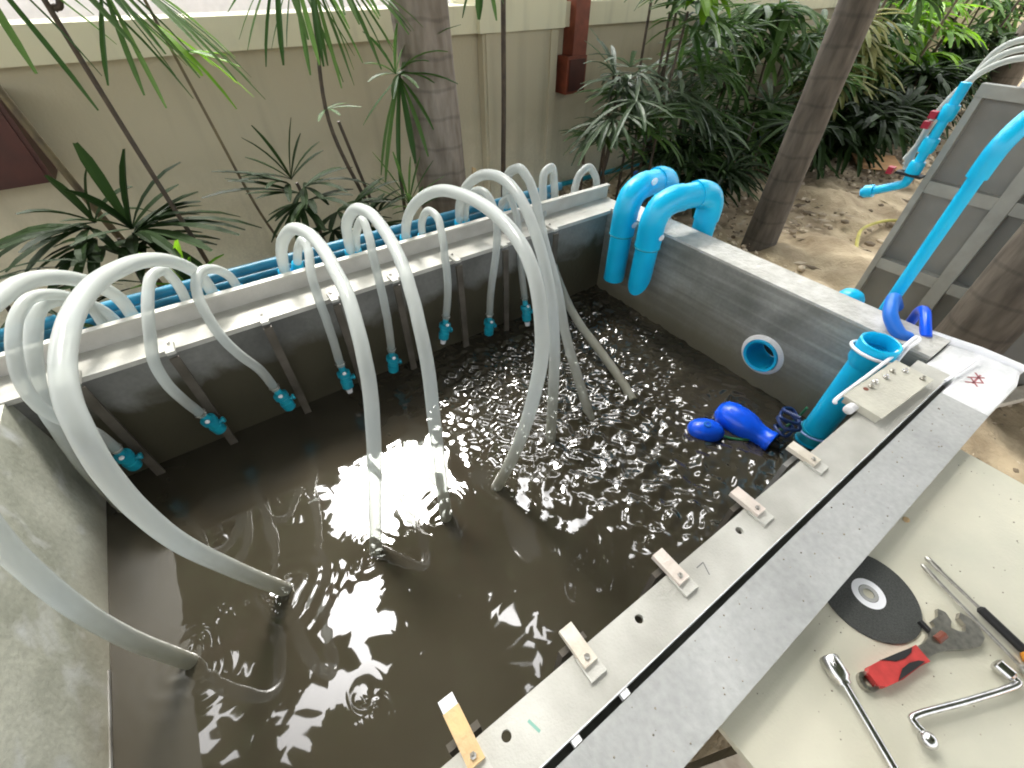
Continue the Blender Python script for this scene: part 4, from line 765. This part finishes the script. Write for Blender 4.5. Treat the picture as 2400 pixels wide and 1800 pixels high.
# left: two dark fans low against the wall
lady_palm('dark lady palm with two fans of fingers low at left, before the cream wall', (-.40, 2.55, GZ), (-.40, 2.6, .0),
    [((-.46, 2.55, .08), (-.75, -.35, .35), .30, 7, 170, .9), ((-.44, 2.58, .09), (.1, -.2, 1), .26, 6, 150, 1.6), ((-.33, 2.55, .02), (.8, -.3, .6), .30, 9, 190, .8), ((-.30, 2.5, .0), (.6, -.6, -.1), .28, 7, 150, .8), ((-.46, 2.5, .05), (-.8, -.3, -.25), .34, 7, 130, .7), ((-.48, 2.5, .10), (-1, -.2, .15), .40, 6, 90, .7), ((-.30, 2.5, .05), (1, -.2, .2), .40, 8, 110, .6), ((-.32, 2.5, .06), (.2, -.3, 1), .34, 8, 140, .7), ((-.45, 2.48, .02), (0, -1, .2), .2, 9, 240, .6)], seed=3, w_=.034)
lady_palm('wispy narrow-leaved plant at the left edge above the hoses', (-.85, 2.3, GZ), (-.80, 2.3, -.05),
    [((-.80, 2.3, -.02), (-.3, -.4, .8), .30, 9, 160, 1.2), ((-.72, 2.25, -.04), (.7, -.4, .3), .32, 8, 150, 1.0), ((-.85, 2.25, .04), (.6, -.5, .45), .34, 8, 140, .9), ((-.78, 2.25, -.12), (.3, -.8, -.2), .28, 8, 170, .8), ((-.66, 2.2, -.12), (.9, -.2, .1), .3, 7, 120, .6)], seed=4, w_=.014)
lady_palm('yellowish green young palm shoot behind the widest hose arch', (-.22, 2.3, GZ), (-.22, 2.3, -.2),
    [((-.22, 2.3, -.18), (0, -.3, 1), .22, 9, 170, 1.2), ((-.24, 2.28, -.22), (.2, -.6, .3), .22, 9, 220, .8)], m=M_leafb, seed=5, w_=.03)
lady_palm('dark lady palm behind the narrow hose arches, left of the thick trunk', (.48, 2.55, GZ), (.42, 2.55, .10),
    [((.38, 2.55, .10), (-.8, -.3, .5), .28, 6, 110, .7), ((.40, 2.55, .12), (0, -.1, 1), .27, 8, 120, 1.0), ((.45, 2.55, .07), (.7, -.4, .3), .28, 9, 190, .8), ((.40, 2.5, .02), (-.7, -.5, -.3), .26, 7, 120, .7),
     ((.56, 2.45, -.05), (.5, -.5, .3), .26, 9, 210, .8), ((.62, 2.45, -.1), (.7, -.3, -.1), .24, 8, 200, .7), ((.50, 2.4, -.12), (-.2, -.9, -.1), .22, 8, 220, .6), ((.70, 2.45, -.12), (.5, -.3, .6), .22, 8, 180, .7), ((.80, 2.5, -.12), (.2, -.4, .4), .2, 8, 200, .7), ((.40, 2.45, .08), (-1, -.2, .45), .34, 5, 60, .4), ((.44, 2.45, .04), (.3, -.8, .3), .24, 9, 240, .6), ((.60, 2.4, -.05), (.6, -.4, .7), .26, 8, 160, .7), ((.72, 2.4, -.16), (.2, -.8, .1), .24, 9, 240, .6)], seed=6, w_=.027)
lady_palm('spiky green shoot at the foot of the thick palm trunk', (.98, 2.45, GZ), (.97, 2.45, -.1),
    [((.97, 2.45, -.1), (-.05, -.2, 1), .30, 10, 110, .5), ((.98, 2.4, -.12), (.1, -.6, .8), .26, 8, 140, .6), ((.95, 2.42, -.2), (.1, -.6, .3), .24, 9, 220, .6)], m=M_leafm, seed=7, w_=.016)
lady_palm('slender lady palm with one drooping fan left of the thick trunk', (1.0, 2.6, GZ), (1.09, 2.6, .50),
    [((1.08, 2.58, .49), (-.35, -.35, -.8), .42, 7, 75, .5), ((1.08, 2.58, .50), (.5, -.4, .1), .26, 7, 170, .9), ((1.07, 2.6, .50), (0, -.2, 1), .22, 7, 160, 1.4), ((1.10, 2.58, .52), (.8, -.2, .9), .30, 6, 110, .9)],
    stems=[[(.98, 2.6, GZ), (1.0, 2.6, -.05), (1.02, 2.6, .15), (1.09, 2.6, .50)]], m=M_leafm, seed=8, w_=.022)
lady_palm('tall dark cane with leaf tufts at the top middle of the wall', (.80, 2.55, GZ), (.78, 2.55, 1.1),
    [((.60, 2.45, .93), (-.5, -.3, -.7), .36, 7, 110, .5), ((.72, 2.5, .92), (.2, -.2, -1), .42, 8, 90, .4), ((.80, 2.5, .95), (.5, -.3, -.8), .40, 8, 110, .5), ((.66, 2.5, .90), (-.1, -.2, -1), .34, 6, 70, .4), ((.90, 2.5, .86), (.7, -.2, -.3), .30, 8, 120, .8), ((.66, 2.55, .40), (.5, -.3, .1), .14, 5, 200, .8)],
    stems=[[(.86, 2.55, GZ), (.76, 2.55, -.1), (.66, 2.55, .35), (.72, 2.55, .8), (.78, 2.55, 1.3)], [(.90, 2.6, GZ), (.80, 2.6, -.1), (.72, 2.6, .33)]], m=M_leafm, seed=9, w_=.016)
lady_palm('long dark leaning cane crossing the wall at left, leaves hanging at the top', (.02, 2.5, GZ), (-.17, 2.5, .85),
    [((-.30, 2.35, 1.0), (.3, -.3, -.8), .36, 7, 120, .6), ((-.05, 2.4, .98), (.6, -.25, -.7), .42, 8, 80, .5), ((.05, 2.4, .90), (.8, -.2, -.7), .40, 8, 70, .5), ((.00, 2.35, .86), (.1, -.2, -1), .30, 5, 70, .4), ((-.40, 2.4, .88), (-.6, -.3, -.3), .30, 6, 100, .8), ((-.12, 2.4, .95), (.5, -.2, -.5), .42, 6, 60, .5)],
    stems=[[(.0, 2.5, GZ), (-.10, 2.48, -.25), (-.122, 2.46, .0), (-.150, 2.44, .4), (-.175, 2.42, .84), (-.2, 2.4, 1.4)], [(-.165, 2.43, .80), (-.13, 2.42, .86), (-.1, 2.42, 1.3)]], m=M_leafm, seed=10, w_=.015, name='bamboo_palm')
lady_palm('thin olive cane leaning right of the long dark one', (.30, 2.6, GZ), (.14, 2.6, .62),
    [((.15, 2.55, .66), (.8, -.3, -.1), .20, 3, 60, .5), ((.10, 2.55, .75), (.6, -.2, -.6), .30, 5, 60, .6)],
    stems=[[(.34, 2.6, GZ), (.26, 2.6, -.25), (.20, 2.6, .02), (.15, 2.6, .45), (.10, 2.6, .9)]], m=M_leafb, sm=M_stemb, r=.0075, seed=11, w_=.02, name='bamboo_palm')
lady_palm('olive brown cane leaning in front of the maroon box at left', (-.30, 2.7, GZ), (-.44, 2.7, .6),
    [((-.52, 2.6, .95), (-.2, -.3, -.7), .3, 6, 90, .6)],
    stems=[[(-.33, 2.7, GZ), (-.40, 2.7, -.1), (-.44, 2.7, .2), (-.478, 2.7, .6), (-.52, 2.7, 1.2)]], m=M_leafm, sm=M_stemb, r=.017, seed=12, name='bamboo_palm')
lady_palm('straight dark cane rising right of the thick trunk before the pillar', (1.75, 2.6, GZ), (1.75, 2.6, 1.2),
    [((1.56, 2.5, .95), (-.1, -.2, -1), .28, 4, 50, .4)], stems=[[(1.74, 2.62, GZ), (1.735, 2.6, -.1), (1.745, 2.6, .3), (1.75, 2.6, .8), (1.76, 2.6, 1.4)]], m=M_leafm, r=.017, seed=13, name='bamboo_palm')

# right-hand thicket of lady palms: each clump is its own plant
def clump(lb, x, y, zt, k, m, seed, L=.34, w_=.026, spreadx=.30, group='lady palms along the garden wall', zlow=-.35):
    rr = random.Random(seed); stems = []; fans = []
    for i in range(k):
        bx = x+rr.uniform(-.14, .14); by = y+rr.uniform(-.1, .1); h = zlow+(zt-zlow)*((i//1+.8)/k)+rr.uniform(-.06, .06)
        tx = bx+rr.uniform(-spreadx, spreadx); ty = by+rr.uniform(-.22, .12)
        if i % 2 == 0 or h > zt-.3: stems.append([(bx, by, GZ), ((bx+tx)/2, by, (h+GZ)/2), (bx*.4+tx*.6, by, h)])
        for j in range(4):
            a = rr.uniform(0, 6.28); fans.append(((tx+rr.uniform(-.12, .12), ty+rr.uniform(-.12, .05), h+rr.uniform(-.07, .07)), (math.cos(a), math.sin(a)*.7-.35, rr.uniform(-.35, .8)), L*rr.uniform(.75, 1.1), rr.choice((7, 8, 9)), rr.uniform(130, 220), rr.uniform(.5, 1.3)))
    lady_palm(lb, (x, y, GZ), None, fans, stems, m, seed=seed, w_=w_, r=.012, group=group)
clump('silvery lady palm with spread fans just right of the rusty wall fixture', 2.65, 2.65, .42, 5, M_leafg, 21, zlow=-.05)
clump('tall green lady palm with dark cane behind the cyan elbow pipes', 3.05, 2.6, .95, 9, M_leafm, 22, .36)
clump('silvery green lady palm with long arching fingers right of the tall one', 3.55, 2.65, .45, 9, M_leafg, 23, .40, spreadx=.4)
clump('dark lady palm low behind the cyan elbow pipes', 3.2, 2.35, -.15, 6, M_leafd, 24, .34, zlow=-.45)
clump('dark lady palm thicket low beside the leaning trunk', 3.95, 2.3, -.1, 7, M_leafd, 25, .36, spreadx=.4, zlow=-.5)
clump('mid green lady palm touching the left side of the leaning trunk', 4.3, 2.75, .55, 8, M_leafm, 26, .42, spreadx=.45)
lady_palm('bright lime leaves of a young palm at the top of the picture', (3.0, 2.4, GZ), (3.0, 2.35, .7), [((2.96, 2.3, .84), (.2, -.6, -.5), .26, 7, 130, .6), ((3.05, 2.3, .84), (-.4, -.5, -.5), .24, 6, 120, .6), ((3.12, 2.32, .86), (.7, -.3, -.2), .26, 6, 120, .6)], m=M_leafb, seed=28, w_=.05)
sp_ = [(5.0, 2.7, .75, M_leafm, 'green palm clump just right of the leaning trunk, at the top'), (5.3, 2.2, -.1, M_leafd, 'dark palm clump low just right of the leaning trunk'), (6.0, 2.8, .55, M_leafy, 'yellowing palm clump before the shaded far wall'), (6.3, 2.4, -.2, M_leafd, 'dark low palm clump behind the cardboard'),
       (7.0, 2.9, .7, M_leafm, 'green palm clump in the middle of the far thicket'), (7.6, 2.35, 0, M_leafd, 'dark palm clump right of the cardboard'), (8.2, 2.9, .8, M_leafb, 'lime tinged palm clump in the far thicket'), (9.0, 2.6, .3, M_leafd, 'dark palm clump behind the white hose arch'), (10.2, 2.9, .8, M_leafm, 'farthest but one palm clump at the top right'), (11.8, 2.8, .9, M_leafm, 'farthest palm clump at the top right corner')]
for i, (x, y, zt, m, lb) in enumerate(sp_): clump(lb, x, y, zt, 9 if i < 6 else 8, m, 40+i, .5, .045, .5, 'palm clumps of the far thicket', -.4)
# leaning bamboo canes in the far thicket
for i in range(9):
    x = 5.4+i*.75; bm = BM(); cane(bm, [(0, 0, 0), (.15, 0, .7), (.45, -.05, 1.9)], .020, .014); o = obj('cane', bm, M_stemb if i % 2 else M_stem, smooth=True); o.location = (x, 2.55+.12*(i % 3), GZ)
    tag(o, 'leaning %s cane in the far thicket, %s' % ('olive' if i % 2 else 'dark', ['nearest the leaning trunk', 'second from the leaning trunk', 'third from the leaning trunk', 'above the cardboard', 'fourth before the white hose arch', 'third before the white hose arch', 'second before the white hose arch', 'next to the white hose arch', 'farthest at the right edge'][i]), 'bamboo cane', 'canes leaning in the far thicket')

# ------------------------------------------------------------ palms with trunks and crowns
def palm(lb, base, top, r0, r1, m, crown_n, frond, seed, name='palm_tree', cz=None):
    rr = random.Random(seed); base = Vector(base); t = thing(name, lb, 'palm tree', base, 'tall palms')
    top = Vector(top)-base; P = smooth_path([(0, 0, -.1), top*.33+Vector((.01, 0, 0)), top*.66, top], 14)
    bm = BM(); L = len(P); rings = []; n = 28
    for i, p in enumerate(P):
        rad = r0+(r1-r0)*i/(L-1); rad *= 1+.02*math.sin(i*2.1)+(.12*math.exp(-i/3))
        rings.append([bm.verts.new(p+Vector((rad*math.cos(6.2832*k/n)*(1+.02*math.sin(3*k+i)), rad*math.sin(6.2832*k/n), 0))) for k in range(n)])
    for a, b in zip(rings, rings[1:]):
        for k in range(n): bm.faces.new((a[k], a[(k+1) % n], b[(k+1) % n], b[k]))
    obj('trunk', bm, m, t, smooth=True)
    bm = BM()
    for f in range(crown_n):
        a = 6.2832*f/crown_n+rr.uniform(-.2, .2); el = rr.uniform(.0, 1.1); d = Vector((math.cos(a)*math.cos(el), math.sin(a)*math.cos(el), math.sin(el)))
        q = top.copy(); pts = []
        for i in range(16): pts.append(q.copy()); q += d*frond/15; d = (d-Vector((0, 0, .085))).normalized()
        tube(bm, pts, .018, 5, uv=False, r1=.004)
        for i in range(2, 16):
            dd = (pts[i]-pts[i-1]).normalized(); side = dd.cross(Vector((0, 0, 1))).normalized()
            for j in range(2):
                pj = pts[i]-dd*(frond/30)*j
                for s in (1, -1): blade(bm, pj, side*s+dd*.6+Vector((0, 0, -.25)), .42*(1-.5*abs(i/15-.45)), .055, .5, seg=3)
    obj('crown', bm, M_leafc, t)
palm('thick grey ringed palm trunk rising behind the hose arches', (1.30, 2.62, GZ), (.98, 2.70, 9.5), .150, .100, M_bark, 12, 1.2, 51)
palm('slimmer palm trunk leaning right, standing in the sand beyond the elbow pipes', (3.34, 1.50, GZ), (3.82, 1.75, 7.8), .105, .080, M_barkd, 13, 1.8, 52)
palm('rough brown palm trunk low behind the grey panel at right', (2.72, .10, GZ), (2.72, .17, 7.6), .125, .10, M_barkd, 12, 1.7, 53)
palm('far brown palm trunk in the top right corner', (9.4, 2.0, GZ), (10.0, 2.2, 7.4), .17, .13, M_barkd, 12, 2.0, 54)
bm = BM(); prism(bm, [(-.012, -.05), (.012, -.05), (.016, .06), (-.006, .07)], 0, .012, Matrix.Rotation(R(90), 4, 'X')); o = obj('bark_flake', bm, M_owood); o.location = (1.44, 2.50, -.06); tag(o, 'orange brown flake of bark on the thick palm trunk', 'bark')

# added unseen tree: crown cuts the skylight, gaps shaped for the bright water reflections
def added_shade_tree():
    t = thing('added_shade_tree', 'added unseen leafy tree, crown shaped to shade the tank and leave bright gaps in its reflections', 'tree', (-3.6, 3.0, GZ))
    base = Vector((-3.6, 3.0, GZ))
    bm = BM(); tube(bm, smooth_path([(0, 0, -.1), (.1, .05, 1.5), (.4, .1, 3.2), (1.2, .3, 4.6), (2.6, .5, 5.4), (4.6, .6, 5.8)], 6), .17, 14, uv=False, r1=.04); obj('trunk', bm, M_barkd, t, smooth=True)
    gaps = [(.75, 4.95, 1.5, 1.15), (-.50, 3.2, .60, .75), (-1.0, 2.35, .75, .40), (-1.6, 2.1, .5, .42), (-2.45, 3.35, .42, 1.1), (1.05, 1.65, .55, .75), (2.5, 1.35, .75, .36), (3.1, 2.9, .8, .7), (4.6, 3.2, 1.0, .8), (3.4, 4.7, .8, .8), (6.0, 4.6, .9, .7), (1.75, 2.6, .25, .25), (-3.3, 4.9, .3, .5)]
    def gap(x, y):
        return any(((x-cx)/rx)**2+((y-cy)/ry)**2 < 1 for cx, cy, rx, ry in gaps)
    bm = BM(); rr = random.Random(77)
    for k in range(24000):
        x = rr.uniform(-6.5, 8.5); y = rr.uniform(-6, 8.0); z = 5.0+rr.uniform(-.4, .4)
        wob = .10*math.sin(7*x+3*y)+.08*math.sin(13*y-5*x)
        if gap(x+wob, y+wob*.8) or y > 7.2+.5*math.sin(x*2): continue
        p = Vector((x, y, z))-base; a = rr.uniform(0, 6.28)
        blade(bm, p, (math.cos(a), math.sin(a), rr.uniform(-.5, .3)), rr.uniform(.24, .40), rr.uniform(.10, .15), rr.uniform(0, 1), seg=2, blunt=.2)
    for k in range(5200):
        x = rr.uniform(-6.5, 8.5); y = rr.uniform(-4, 8.0); z = 5.6+rr.uniform(-.2, .3); f = 5.45/(z+.45)
        if gap(x*f, y*f) or y > 7: continue
        a = rr.uniform(0, 6.28); blade(bm, Vector((x, y, z))-base, (math.cos(a), math.sin(a), 0), .6, .34, .2, seg=2, blunt=.3)
    obj('crown', bm, M_leafc, t)
added_shade_tree()
